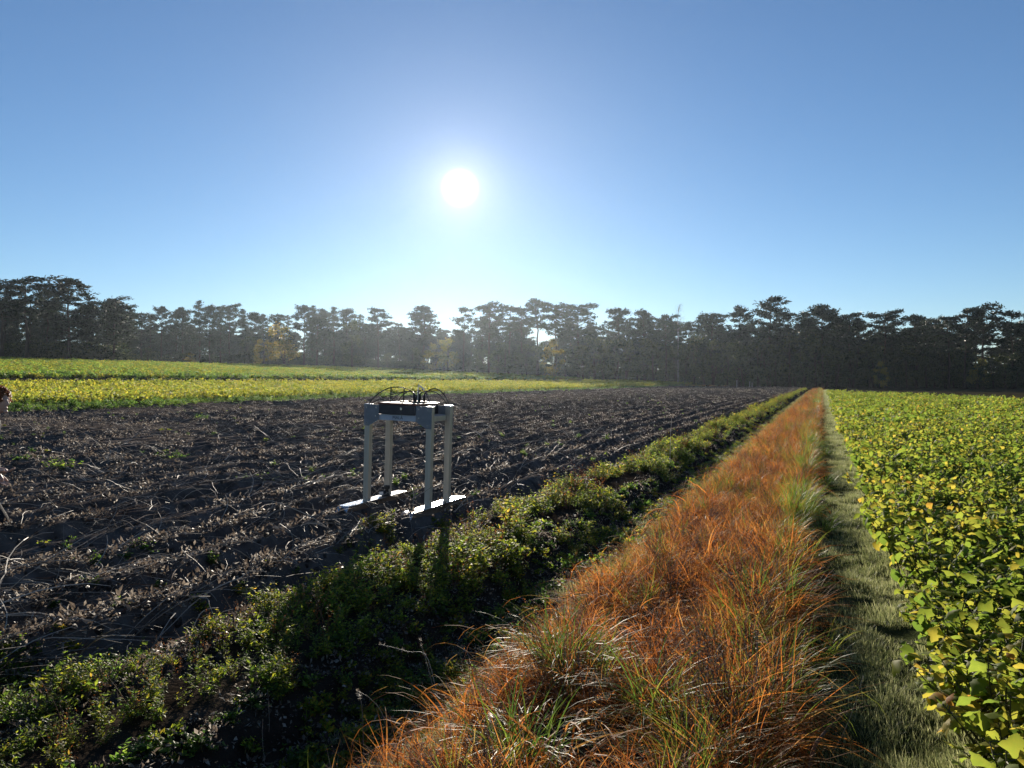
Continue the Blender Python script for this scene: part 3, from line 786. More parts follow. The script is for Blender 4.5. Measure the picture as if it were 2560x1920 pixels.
# ------------------------------------------------------------------ the bare potato field: stems, withered leaves, clods, regrowth
bund = [stem_bundle(200 + i, 7, (.35, .85), .0042) for i in range(6)] + [stem_bundle(220 + i, 7, (.3, .7), .0036, True, 'stemred') for i in range(2)]
X, Y = sample_view(11500, 3.0, 210, .60, -600, 2000)
a, b = toAB(X, Y)
crest = np.abs(((b - ROW0) / ROW + .5) % 1 - .5) * 2              # 0 on a ridge, 1 in the furrow between
m = (b > -34.8) & (b < -3.6) & (a < 205) & (rng.uniform(0, 1, len(a)) < 1.4 - 4.2 * crest)
L = locs(X[m], Y[m]); n = m.sum()
rt = np.stack([rng.normal(0, .12, n), rng.normal(0, .12, n), rng.normal(math.pi / 2 - TH, .16, n)], -1)
scatter('dry_potato_stems', bund, L, rt, rng.uniform(.6, 1.1, n) * (1 - .35 * sstep(Y[m], 12, 40)), rng.integers(0, 8, n), 'tangle of pale dry potato stems lying along the dark ridges', 'dry stems', rng.uniform(.35, .75, n))
few = [stem_bundle(230 + i, 5, (.4, 1.0), .0042, True, 'stem', 'stems', .2, 1.2) for i in range(4)]
X, Y = sample_view(1150, 3.2, 60, .75, -600, 1600); a, b = toAB(X, Y); m = (b > -34.8) & (b < -3.7)
scatter('loose_stems', few, locs(X[m], Y[m]), rots(m.sum(), .15), rng.uniform(.6, 1.1, m.sum()), rng.integers(0, 4, m.sum()), 'loose pale stems sticking out across the ridges', 'dry stems')
cru = [crumbs(240 + i, 14, .13, .045) for i in range(5)]
X, Y = sample_view(60000, 3.0, 210, .66, -600, 2000)
a, b = toAB(X, Y)
crest = np.abs(((b - ROW0) / ROW + .5) % 1 - .5) * 2
m = (b > -35) & (b < -3.2) & (a < 205) & (rng.uniform(0, 1, len(a)) < 1.5 - 4.0 * crest) & (vnoise(a * .8, b * .8, 61) > .28)
scatter('withered_leaves', cru, locs(X[m], Y[m]), rots(m.sum(), .25), rng.uniform(.6, 1.1, m.sum()) * (1 + Y[m] / 140), rng.integers(0, 5, m.sum()), 'curled withered leaves glinting on the ridges', 'dead leaves')
X, Y = sample_view(22000, 24, 210, .25, -600, 2100)
a, b = toAB(X, Y); crest = np.abs(((b - ROW0) / ROW + .5) % 1 - .5) * 2
m = (b > -35) & (b < -3.2) & (a < 205) & (rng.uniform(0, 1, len(a)) < 1.5 - 4 * crest)
scatter('far_field_litter', cru, locs(X[m], Y[m]), rots(m.sum(), .25), rng.uniform(.7, 1.3, m.sum()) * (1 + Y[m] / 120), rng.integers(0, 5, m.sum()), 'dead leaves and stems over the far potato ridges', 'dead leaves')
cl = [clod(300 + i) for i in range(5)]
X, Y = sample_view(11000, 3.0, 60, .9, -500, 1700)
a, b = toAB(X, Y); m = (b > -35) & (b < -3.0)
scatter('soil_clods', cl, locs(X[m], Y[m], .005), rots(m.sum(), 1.0), rng.uniform(.012, .045, m.sum()), rng.integers(0, 5, m.sum()), 'crumbly dark soil clods on the potato ridges', 'soil')
potc = [herb(340 + i, .16, 26, 7, (.03, .06), 'lush', 'greenstem', 1.0, .65, 'foliage', .16, .7) for i in range(3)]
# regrowing green potato plants: things one can count
pot = [herb(320 + i, .17, 9, 8, (.035, .07), 'weed' if i == 3 else 'lush', 'greenstem', 1.1, .65) for i in range(4)]
POT = [(110, 1520, 'bright green potato regrowth trailing along the nearest ridge at far left'),
 (190, 1505, 'bright green potato regrowth at middle of the long patch at left'), (60, 1545, 'leftmost tuft of the long green patch on the near ridge'),
 (290, 1275, 'light green potato sprout on the ridge left of the sensor frame'), (450, 1375, 'green potato sprout below the arching dry stems at left'),
 (540, 1340, 'green potato sprout in front of the left skid'), (580, 1330, 'small yellow-green sprout beside the arching dry stems'),
 (235, 1225, 'small pale sprout on a ridge at mid left'), (430, 1140, 'green sprout amid dead stems left of centre'),
 (520, 1110, 'upright green sprout on a far ridge'), (505, 1048, 'single bright upright sprout near the weedy band'),
 (330, 1135, 'low green sprout on a dark ridge at left'), (820, 1205, 'low green sprout left of the frame legs'),
 (150, 1170, 'small green sprout near the left edge'), (640, 1190, 'faint green sprout in mid field'),
 (990, 1160, 'yellow-green sprout seen between the frame legs'), (885, 1075, 'pale yellow sprout behind the left legs'),
 (360, 1600, 'bushy green potato regrowth at lower left'), (300, 1625, 'low green regrowth left of the bushy one'), (410, 1585, 'green regrowth running up the ridge at lower left')]
for n, (px, py, lab) in enumerate(POT):
    Yp = F * 1.47 / (py - HOR); Xp = (px - 1280) / F * Yp
    o = empty('potato_regrowth', (Xp, Yp, float(hXY(Xp, Yp)) - .01), rng.uniform(0, 6.283)); s = rng.uniform(.85, 1.25) * (1 + Yp / 60); o.scale = (s * 1.2, s * 1.2, s)
    link('foliage', potc[n % 3], o); props(o, lab, 'plant', 'regrowing potato plants')
X, Y = sample_view(2600, 3.2, 90, .8, -400, 1900)
a, b = toAB(X, Y); m = (b > -34) & (b < -3.6) & (vnoise(a * .5, b * .5, 77) > .44)
crest = np.abs(((b - ROW0) / ROW + .5) % 1 - .5) * 2; m &= crest < .4
scatter('small_sprouts', pot, locs(X[m], Y[m], -.01), rots(m.sum(), .2), rng.uniform(.35, .8, m.sum()), rng.integers(0, 4, m.sum()), 'tiny green sprouts dotted over the potato ridges', 'sprouts')

# ------------------------------------------------------------------ green bank left of the furrow
weeds = [herb(400, .42, 10, 9, (.05, .11), 'weed'), herb(401, .36, 13, 9, (.04, .085), 'weed', 'greenstem', .9), herb(402, .5, 9, 9, (.05, .12), 'weed', 'greenstem', .5, .4),
         herb(403, .3, 18, 9, (.022, .045), 'lush', 'greenstem', 1.0, .45), herb(404, .34, 14, 8, (.03, .055), 'weed', 'stemred', .8), herb(405, .6, 7, 8, (.025, .05), 'rust', 'stemred', .35, .35)]
WLAB = ['leafy green weed on the near bank left of the furrow', 'spreading dull green weed on the near bank left of the furrow', 'tall narrow-leaved weed on the bank left of the furrow',
        'fine feathery green weed at the lower left', 'reddish-stemmed weed on the bank left of the furrow', 'thin rusty dried weed on the bank left of the furrow']
a, b, X, Y = sample_strip(6500, 1.5, 148, -4.6, -2.12, 5)
bw = .32 + .1 * vnoise(a * .4, b * 0, 81)
m = (np.abs(b + 3.0) < (.18 + 1.15 * vnoise(a * .8, b * .3, 82) ** 1.3) * (1 - .35 * sstep(a, 9, 20))) & (Y > 1.9) & (fbm(a * 1.4, b * 1.9, 87) > .43)
a, b, X, Y = a[m], b[m], X[m], Y[m]
kk = rng.choice(6, len(a), p=[.25, .21, .14, .12, .14, .14])
vis = (X > -.72 * Y) & (Y > 2.4)
order = np.argsort(Y + 1000 * ~vis); ind, rest = order[:150], order[150:]
def wscale(a, b): return (.20 + .85 * fbm(a * 1.0, b * 1.6, 83) ** 1.5) * (.75 + .25 * sstep(a, 4, 9)) * (1 - .35 * sstep(np.abs(b + 2.9), .25, .65))
for i in ind:
    o = empty('weed_plant', (X[i], Y[i], float(hXY(X[i], Y[i]))), rng.uniform(0, 6.283)); s = float(wscale(a[i], b[i])) * rng.uniform(.85, 1.15); o.scale = (s, s, s)
    link('foliage', weeds[kk[i]], o); props(o, WLAB[kk[i]], 'weed', 'weeds on the near bank')
scatter('bank_weeds', weeds, locs(X[rest], Y[rest]), rots(len(rest), .15), wscale(a[rest], b[rest]) * rng.uniform(.85, 1.2, len(rest)) * (1 + np.clip(a[rest], 0, 60) / 150), kk[rest], 'green and rusty weeds along the bank left of the furrow', 'weeds')
# lower left corner: ferny and mossy growth over the first ridge
X, Y = sample_view(1100, 2.4, 5.2, .8, -300, 800); a, b = toAB(X, Y); m = (b < -3.2) & (b > -4.3) & (vnoise(a * 1.2, b * 1.2, 84) > .38)
scatter('low_green_growth', [weeds[3], weeds[1], pot[0]], locs(X[m], Y[m]), rots(m.sum(), .2), rng.uniform(.35, .7, m.sum()), rng.integers(0, 3, m.sum()), 'low mossy green growth over the nearest ridge at lower left', 'weeds')

# ------------------------------------------------------------------ rusty grass strip
rust = [grass_clump(500 + i, 28, (.2, .42), .0055, .08, (1.0, 2.8), 'rust', (.2, 1.1), 5) for i in range(4)]
gree = [grass_clump(520 + i, 30, (.22, .46), .0055, .06, (.3, 1.6), 'grass', (.05, .7), 5, (0, .75)) for i in range(3)]
flatg = [grass_clump(540 + i, 24, (.25, .5), .0065, .10, (.4, 1.4), 'rust', (.9, 1.45), 4) for i in range(2)]
near_bl = [grass_clump(570 + i, 12, (.3, .6), .010, .12, (1.2, 2.9), 'rust', (.3, 1.2), 7, (.1, .9)) for i in range(3)]
upst = [herb(560 + i, .48, 9, 5, (.012, .03), 'rust', 'stem', .3, .35, 'herb', .05, .45) for i in range(2)]
a, b, X, Y = sample_strip(11000, .6, 148, -1.72, -.08, 4.5)
g = fbm(a * .45, b * 1.3, 90) + .28 * sstep(b, -.75, -.15) - .06
hn = .5 * vnoise(a * 1.3, b * 2.0, 91) + .5 * vnoise(a * 3.1, b * 4.2, 94)
u = rng.uniform(0, 1, len(a))
kk = np.where((g + .16 * (u - .5) > .76) | (rng.uniform(0, 1, len(a)) < .035), 4 + rng.integers(0, 3, len(a)), np.where(u < .32, 7 + rng.integers(0, 2, len(a)), np.where(u < .46, 9 + rng.integers(0, 2, len(a)), rng.integers(0, 4, len(a)))))
edgew = bump(b, -1.62 + .16 * (vnoise(a * 1.1, 0 * a, 92) - .5), -.2 + .16 * (vnoise(a * 1.0, 0 * a, 93) - .5), .05)
m = (u * .999 < edgew + 1e-3) & (Y > 1.7) & (hn > .28)
s = (.34 + .62 * hn) * (1 + .35 * sstep(b, -.65, -.3))
s = s * np.where(b < -1.4, .8, 1)
scatter('rusty_grass', rust + gree + flatg + upst, locs(X[m], Y[m]), rots(m.sum(), .38), (s * rng.uniform(.8, 1.2, len(a)) * (1 + np.clip(a, 0, 80) / 160))[m], kk[m], 'rust-orange dying grass covering the strip between the two furrows', 'grass')
a, b, X, Y = sample_strip(520, 1.8, 30, -1.65, -.2, 2); m = Y > 2.0
scatter('arching_blades', near_bl, locs(X[m], Y[m]), rots(m.sum(), .2), rng.uniform(.6, 1.1, m.sum()), rng.integers(0, 3, m.sum()), 'broad arching orange blades over the front of the rusty strip', 'grass')
tus = [grass_clump(580 + i, 150, (.25, .52), .007, .14, (.9, 2.5), 'grass', (.05, .95), 6, (0, .75)) for i in range(3)]
TUS = [(1440, 1690, 'fresh green grass tussock at the left front of the rusty strip'), (1400, 1660, 'green tussock just left of the freshest one in the rusty strip'), (2050, 1290, 'big dark green tussock on the right side of the strip, upper one'),
 (2010, 1370, 'big dark green tussock on the right side of the strip, middle one'), (1960, 1480, 'green tussock in the middle of the rusty strip'), (2030, 1600, 'bushy green tussock on the strip beside the path'),
 (2060, 1190, 'green tussock on the strip near the far bend of the path'), (1300, 1880, 'yellow-green tussock at the bottom of the strip'), (1930, 1740, 'dull green tussock low on the path side of the strip'),
 (2060, 1120, 'small far green tussock on the path side of the strip'), (1630, 1780, 'arching green tussock in the front of the strip')]
for n, (px, py, lab) in enumerate(TUS):
    Yp = F * 1.5 / (py - HOR); Xp = (px - 1280) / F * Yp
    o = empty('grass_tussock', (Xp, Yp, float(hXY(Xp, Yp))), rng.uniform(0, 6.283)); s = rng.uniform(.85, 1.1); o.scale = (s, s, s)
    link('blades', tus[n % 3], o); props(o, lab, 'tussock', 'green tussocks in the rusty strip')

a, b, X, Y = sample_strip(80, 2.0, 148, -.55, -.20, 5); m = (Y > 2.6) & (vnoise(a * .8, b, 95) > .25)
etus = [grass_clump(590 + i, 120, (.25, .52), .006, .16, (.6, 2.2), 'grass', (.1, 1.0), 5, (.25, 1.0)) for i in range(3)]
scatter('edge_tussocks', etus, locs(X[m], Y[m]), rots(m.sum(), .1), rng.uniform(.45, .85, m.sum()) * (1 + np.clip(a[m], 0, 60) / 200), rng.integers(0, 3, m.sum()), 'ragged green grass along the path edge of the rusty strip', 'grass')
# ------------------------------------------------------------------ short dewy grass on the path and in the furrow
sh = [grass_clump(600 + i, 30, (.03, .075), .0032, .05, (.1, 1.0), 'frost', (0, .6), 3) for i in range(4)]
a, b, X, Y = sample_strip(20000, 1.5, 148, -.3, .85, 3); m = (Y > 2.2) & (vnoise(a * 3, b * 3, 101) > .2) & (rng.uniform(0, 1, len(a)) < .22 + .78 * sstep(b + .2 * (vnoise(a * 2, b, 104) - .5), .08, .3))  # grass kept sparse on the left; dark soil there stands in for shade
scatter('path_grass', sh, locs(X[m], Y[m]), rots(m.sum(), .1), (rng.uniform(.6, 1.25, len(a)) * (.35 + 1.1 * vnoise(a * 2.5, b * 4, 102)) * (1 + np.clip(a, 0, 60) / 60))[m], rng.integers(0, 4, m.sum()), 'short dewy grass on the narrow path beside the leafy crop', 'grass')
a, b, X, Y = sample_strip(11000, 1.5, 148, -2.2, -1.5, 3); m = (Y > 2.2) & (rng.uniform(0, 1, len(a)) < .15 + .85 * sstep(b, -2.0, -1.7)) & (vnoise(a * 1.5, b * 2, 103) > .25)
scatter('furrow_grass', sh, locs(X[m], Y[m]), rots(m.sum(), .1), (rng.uniform(.6, 1.2, len(a)) * (1 + np.clip(a, 0, 60) / 60))[m], rng.integers(0, 4, m.sum()), 'short pale grass along the sunny side of the furrow', 'grass')

a, b, X, Y = sample_strip(4200, 1.8, 60, -2.6, -1.6, 3); m = Y > 2.2
scatter('furrow_litter', cru + [pot[3], pot[0]], locs(X[m], Y[m]), rots(m.sum(), .3), rng.uniform(.3, .75, m.sum()), rng.choice(7, m.sum(), p=[.14, .14, .14, .14, .14, .15, .15]), 'dead leaves and small weeds on the shaded furrow floor', 'litter')

# ------------------------------------------------------------------ single stalks and sticks
def ground_at(px, py, h=0.0):
    Yp = F * (CAMH - h) / (py - HOR); return (px - 1280) / F * Yp, Yp
def at(px, py, Y): return Vector(((px - 1280) / F * Y, Y, CAMH - (py - HOR) / F * Y))
def stalk(name, pts, r, label, seed=0, mat='stem', cat='stalk', head=False, tint=.75):
    pts = [Vector(p) for p in pts]; pts[0].z = float(hXY(pts[0].x, pts[0].y)) - .02
    dense = []
    for i in range(len(pts) - 1):                                   # Catmull-Rom through the points
        p0, p1, p2, p3 = pts[max(i - 1, 0)], pts[i], pts[i + 1], pts[min(i + 2, len(pts) - 1)]
        for k in range(5):
            t = k / 5
            dense.append(.5 * ((2 * p1) + (p2 - p0) * t + (2 * p0 - 5 * p1 + 4 * p2 - p3) * t * t + (3 * p1 - p0 - 3 * p2 + p3) * t ** 3))
    dense.append(pts[-1])
    base = dense[0]; n = len(dense)
    o = empty(name, base)
    mb = MB(); mb.tube([p - base for p in dense], [r * (1 - .55 * i / n) for i in range(n)], 5, tint)
    link('stem', mb.mesh('stem', M[mat], True), o)
    if head:
        rr.seed(seed); hb = MB()
        for k in range(60):
            q = dense[int(n * rr.uniform(.68, .999))] - base; az = rr.uniform(0, 6.283)
            leaf(hb, q, az, rr.uniform(-.6, 1.2), rr.uniform(.008, .02), .004, .3, rr.random(), 0, 2)
        link('seed_head', hb.mesh('seed_head', M['crumb']), o)
    props(o, label, cat)
# stem points are given by bearing, picture height and distance
stalk('dry_stalk', [at(1100, 1790, 3.9), at(1080, 1710, 3.9), at(1050, 1600, 3.95)], .0022, 'tall seed stalk leaning left over the dark furrow', 1, head=True)
stalk('dry_stalk', [at(1110, 1800, 3.8), at(1070, 1650, 3.85), at(1020, 1630, 3.9), at(950, 1612, 3.95)], .0022, 'arching stalk with a fluffy head drooping over the furrow', 2, head=True)
stalk('dry_stalk', [at(910, 1895, 3.3), at(905, 1780, 3.3), at(893, 1730, 3.3)], .0020, 'drooping seed stalk at the bottom edge of the furrow', 3, head=True)
stalk('dry_stalk', [at(985, 1890, 3.3), at(960, 1800, 3.3), at(925, 1748, 3.32), at(893, 1730, 3.35)], .0016, 'thin curved stalk beside the drooping seed stalk', 4)
stalk('dry_stalk', [at(1275, 1615, 5.0), at(1250, 1570, 5.0), at(1228, 1540, 5.0)], .0018, 'short bent straw standing out of the shaded furrow', 5)
stalk('dry_stalk', [at(1345, 1560, 5.3), at(1300, 1525, 5.3), at(1258, 1498, 5.3)], .0018, 'slanting straw on the left rim of the rusty strip', 6)
stalk('dry_stalk', [at(1258, 1920, 3.25), at(1252, 1800, 3.3), at(1256, 1745, 3.3)], .0024, 'straight upright stalk in front of the rusty strip', 7, 'stemred')
stalk('dry_stalk', [at(1360, 1800, 3.75), at(1367, 1735, 3.75), at(1390, 1722, 3.75), at(1412, 1740, 3.75)], .003, 'hooked brown stalk in the front of the strip', 8, 'stemred')
stalk('dry_stalk', [at(670, 1880, 3.55), at(672, 1800, 3.55), at(668, 1725, 3.55)], .0022, 'thin upright stalk among the weeds at the lower left', 9)
stalk('dry_stalk', [at(662, 1900, 3.4), at(655, 1850, 3.4), at(656, 1800, 3.4)], .0018, 'short thin stalk left of the upright one at lower left', 10)
stalk('dry_stalk', [at(395, 1515, 5.0), at(395, 1500, 5.0), at(425, 1488, 5.0), at(490, 1492, 5.05)], .004, 'pale arched potato stem on the near ridge', 11)
stalk('dry_stalk', [at(455, 1580, 4.5), at(500, 1535, 4.6), at(545, 1520, 4.7)], .004, 'pale diagonal potato stem running into the weeds', 12)
stalk('dry_stalk', [at(610, 1440, 5.6), at(622, 1425, 5.6), at(650, 1422, 5.6), at(680, 1448, 5.6)], .0035, 'pale hoop of dead stem on the ridge before the left skid', 13)
stalk('dark_stick', [at(215, 1868, 3.45), at(260, 1818, 3.5), at(310, 1770, 3.55), at(365, 1735, 3.6)], .008, 'dark diagonal stick across the weeds at lower left', 14, 'stemred', 'stick', tint=.02)
stalk('pale_stem', [at(316, 1820, 3.6), at(328, 1768, 3.6), at(345, 1755, 3.62), at(352, 1753, 3.64)], .005, 'bleached curved stem propped on the dark stick', 15, tint=1.0)
stalk('pale_stem', [at(356, 1845, 3.6), at(352, 1790, 3.6), at(338, 1768, 3.62)], .003, 'bleached forked stem right of the curved one', 16, tint=1.0)
stalk('broken_stick', [at(2005, 1925, 3.05), at(2035, 1878, 3.1), at(2066, 1830, 3.15)], .012, 'thick broken brown stick poking up beside the path', 17, 'stemred', 'stick', tint=.9)
stalk('long_straw', [at(2075, 1860, 3.45), at(2125, 1800, 3.5), at(2160, 1690, 3.55)], .002, 'long curved straw leaning over the path', 18)
stalk('tall_weed_stalk', [at(1675, 1115, 14.5), at(1677, 1080, 14.5), at(1680, 1042, 14.5)], .006, 'tall dry plume on the bank above the furrow', 19, head=True)
stalk('tall_weed_stalk', [at(1570, 1180, 13.0), at(1567, 1160, 13.0), at(1566, 1143, 13.0)], .005, 'short dry plume on the bank near the middle', 20, head=True)
# the dead plant standing in the yellow crop's edge
X0, Y0 = ground_at(370, 1012)
o = empty('dead_plant', (X0, Y0, float(hXY(X0, Y0)))); link('stems', herb(700, .95, 9, 7, (.03, .09), 'crumb', 'stem', .35, .6, 'stems'), o); props(o, 'brown dead plant sticking up before the yellow crop', 'plant')
# three fence posts by the wood
for px, top, bot, lab in [(1842, 948, 968, 'leftmost of three pale fence posts by the wood'), (1874, 950, 970, 'middle one of three pale fence posts by the wood'), (1880, 957, 974, 'shortest, rightmost of three pale fence posts by the wood')]:
    Yp = 175; Xp = (px - 1280) / F * Yp; z0 = float(hXY(Xp, Yp))
    mb = MB(); mb.tube([(0, 0, -.3), (.02, 0, .9), (.03, 0, 1.75 if px < 1879 else 1.3)], [.09, .085, .075], 7, .8)
    o = link('fence_post', mb.mesh('fence_post', M['birchbark'], True)); o.location = (Xp, Yp, z0); props(o, lab, 'post', 'fence posts by the wood')

# ------------------------------------------------------------------ the sensor frame standing on the ridges
M['alu'] = solid_mat('brushed_aluminium', [(.3, (.44, .39, .32)), (.7, (.54, .485, .40))], 30, .42, .5, .45, stretch=(1, 1, .05))
M['alu_top'] = solid_mat('worn_skid_plate', [(.3, (.60, .60, .61)), (.7, (.75, .75, .76))], 22, .22, .5, .95)
M['greyplate'] = solid_mat('grey_painted_plate', [(.3, (.19, .19, .20)), (.7, (.23, .23, .24))], 12, .55, .4)
M['darkbox'] = solid_mat('dark_enclosure', [(.3, (.040, .034, .036)), (.7, (.06, .05, .052))], 10, .5, .4)
M['lid'] = solid_mat('red_brown_lid', [(.3, (.16, .045, .028)), (.7, (.22, .07, .045))], 9, .3, .5)
M['paleplate'] = solid_mat('pale_name_plate', [(.3, (.42, .44, .50)), (.7, (.50, .52, .57))], 12, .45, .4)
M['rubber'] = solid_mat('black_rubber', [(.3, (.012, .012, .013)), (.7, (.022, .022, .024))], 20, .45, .4)
M['wood'] = solid_mat('weathered_timber', [(.3, (.10, .06, .035)), (.7, (.19, .12, .075))], 14, .7, .3, stretch=(1, .1, 1))
M['ink'] = solid_mat('dark_lettering', [(.3, (.03, .03, .04)), (.7, (.05, .05, .06))], 12, .6, .2)
M['white'] = solid_mat('white_plastic', [(.3, (.62, .60, .57)), (.7, (.72, .70, .67))], 12, .4, .4)
fx, fy = AB(7.85, -4.487)
FR = empty('sensor_frame', (fx, fy, .05), -TH)
FR.rotation_euler = (R(0.0), R(1.7), -TH)
props(FR, 'aluminium four-legged sensor frame on two skids with a cabled box on top', 'sensor frame')
def part(name, mb, mat, parent, bw=0.0, smooth=False):
    me = mb.mesh(name, mat, smooth, True)
    if bw: bevel(me, bw)
    return link(name, me, parent)
for sx in (-1, 1):
    mb = MB()
    prof = [(-.76, .060), (-.685, .150), (.585, .150), (.66, .085), (.60, .060)]
    mb.prism(prof, 'x', sx * .4 - .066, sx * .4 + .066)
    sk = part('skid', mb, M['wood'], FR, .004)
    mb = MB()
    mb.prism([(-.764, .062), (-.688, .154), (.588, .154), (.664, .088), (.669, .094), (.590, .160), (-.692, .160), (-.772, .063)], 'x', sx * .4 - .070, sx * .4 + .070)
    part('wear_plate', mb, M['alu_top'], sk, .0015)
    for sy in (-1, 1):
        x, y = sx * .4, sy * .23
        mb = MB(); mb.box(x - .034, x + .034, y - .034, y + .034, .158, 1.268)
        lg = part('leg', mb, M['alu'], FR, .004)
        mb = MB(); mb.box(x - .0385, x + .0385, y - .0385, y + .0385, 1.268, 1.276); part('end_cap', mb, M['alu_top'], lg, .002)
        xi = x - sx * .162; xo = x + sx * .038
        lo, hi = min(xi, xo), max(xi, xo)
        if sx < 0: poly = [(lo, 1.272), (hi, 1.272), (hi, 1.10), (hi - .045, 1.075), (lo + .076, 1.030), (lo + .076, 1.025), (lo, 1.025)]
        else: poly = [(hi, 1.272), (lo, 1.272), (lo, 1.10), (lo + .045, 1.075), (hi - .076, 1.030), (hi - .076, 1.025), (hi, 1.025)]
        mb = MB(); mb.prism(poly, 'y', y + sy * .041 - .003, y + sy * .041 + .003)
        gp = part('gusset_plate', mb, M['greyplate'], FR, .001)
        for (bx, bz) in ((x, 1.24), (x, 1.06), (x - sx * .12, 1.24), (x - sx * .12, 1.14)):
            mb = MB(); mb.tube([(bx, y + sy * .043, bz), (bx, y + sy * .050, bz)], .007, 6); part('bolt', mb, M['alu_top'], gp)
for sy in (-1, 1):
    mb = MB(); mb.box(-.36, .36, sy * .248 - .012, sy * .248 + .012, 1.098, 1.165)
    rl = part('cross_rail', mb, M['paleplate'], FR, .003)
    if sy < 0: RAIL = rl
for sx in (-1, 1):
    mb = MB(); mb.box(sx * .375 - .012, sx * .375 + .012, -.19, .19, 1.10, 1.16); part('side_rail', mb, M['alu'], FR, .003)
fc = bpy.data.curves.new('lettering', 'FONT'); fc.body = 'MALÅ'; fc.size = .052; fc.align_x = 'CENTER'; fc.align_y = 'CENTER'; fc.extrude = .0006
fo = bpy.data.objects.new('lettering_source', fc)
COL.objects.link(fo); bpy.context.view_layer.update()
tm = bpy.data.meshes.new_from_object(fo.evaluated_get(bpy.context.evaluated_depsgraph_get())); bpy.data.objects.remove(fo)
tm.materials.clear(); tm.materials.append(M['ink'])
lt = link('lettering', tm, RAIL); lt.location = (.0, -.2615, 1.131); lt.rotation_euler = (R(90), 0, 0)
mb = MB(); mb.box(-.236, .236, -.285, .285, 1.168, 1.278); bx_ = part('enclosure', mb, M['darkbox'], FR, .006)
mb = MB(); mb.box(-.243, .243, -.293, .293, 1.279, 1.300); part('lid', mb, M['lid'], bx_, .004)
mb = MB(); mb.tube([(.06, -.285, 1.235), (.06, -.297, 1.235)], .014, 12); part('latch', mb, M['alu_top'], bx_)
mb = MB(); mb.tube([(-.06, -.02, 1.300), (-.06, -.02, 1.315)], .055, 16); part('antenna_base', mb, M['rubber'], FR)
hub = MB()
for (hx, hy, hz) in ((.06, 0, 1.40), (.10, .03, 1.42), (.14, -.01, 1.40), (.11, -.05, 1.38), (.17, .04, 1.39)):
    hub.tube([(hx, hy, 1.300), (hx, hy, hz - .02), (hx, hy, hz)], [.011, .012, .009], 8)
hub.box(.03, .20, -.07, .07, 1.300, 1.318)
part('cable_socket', hub, M['rubber'], FR, 0, True)
for (x, y, t) in ((-.235, -.03, 1.475), (-.045, -.06, 1.462)):
    mb = MB(); mb.tube([(x, y, 1.300), (x, y, 1.34), (x + .004, y, t)], [.008, .0065, .0065], 8); part('antenna_rod', mb, M['rubber'], FR)
mb = MB(); mb.tube([(.20, -.02, 1.455), (.165, -.02, 1.48), (.12, -.02, 1.505)], .0085, 8); part('pale_sensor_tip', mb, M['white'], FR)
mb = MB(); mb.tube([(.12, -.02, 1.30), (.118, -.02, 1.43), (.122, -.02, 1.50)], .0045, 6); part('sensor_stem', mb, M['white'], FR)
def cable(p0, p1, apex, bow=0.0, r=.0055):
    mb = MB(); pts = []
    p0, p1 = Vector(p0), Vector(p1)
    for k in range(19):
        t = k / 18; p = p0.lerp(p1, t); arc = math.sin(math.pi * t) ** .72
        p.z += (apex - max(p0.z, p1.z)) * arc * 1.0 + (min(p0.z, p1.z) - max(p0.z, p1.z)) * 0
        p.y += bow * math.sin(math.pi * t); pts.append(p)
    mb.tube(pts, r, 7, .5); part('cable', mb, M['rubber'], FR, 0, True)
cable((-.40, -.23, 1.275), (.06, 0, 1.40), 1.53, -.02, .006)
cable((-.40, -.20, 1.275), (.10, .03, 1.42), 1.475, .05, .0045)
cable((-.40, .23, 1.275), (.06, 0, 1.40), 1.475, .03, .006)
cable((-.27, .21, 1.300), (.11, -.05, 1.38), 1.46, .02, .0055)
cable((.40, -.23, 1.275), (.10, .03, 1.42), 1.51, .0, .006)
cable((.40, .23, 1.275), (.17, .04, 1.39), 1.515, .02, .006)
cable((.385, .20, 1.275), (.14, -.01, 1.40), 1.49, .03, .0055)
# clamp and coupling on the left skid by the rear leg
cl_ = MB(); cl_.tube([(-.36, .13, .158), (-.36, .13, .21), (-.355, .13, .215)], [.045, .04, .03], 12); cp = part('coupling', cl_, M['rubber'], FR, 0, True)
mb = MB(); mb.tube([(-.352, .13, .212), (-.35, .13, .245), (-.35, .128, .25), (-.35, .128, .285), (-.35, .128, .289)], [.02, .02, .036, .036, .028], 14); part('knob', mb, M['rubber'], cp)
mb = MB(); mb.tube([(-.43, .09, .185), (-.39, .115, .19)], .024, 10); part('connector', mb, M['white'], cp)

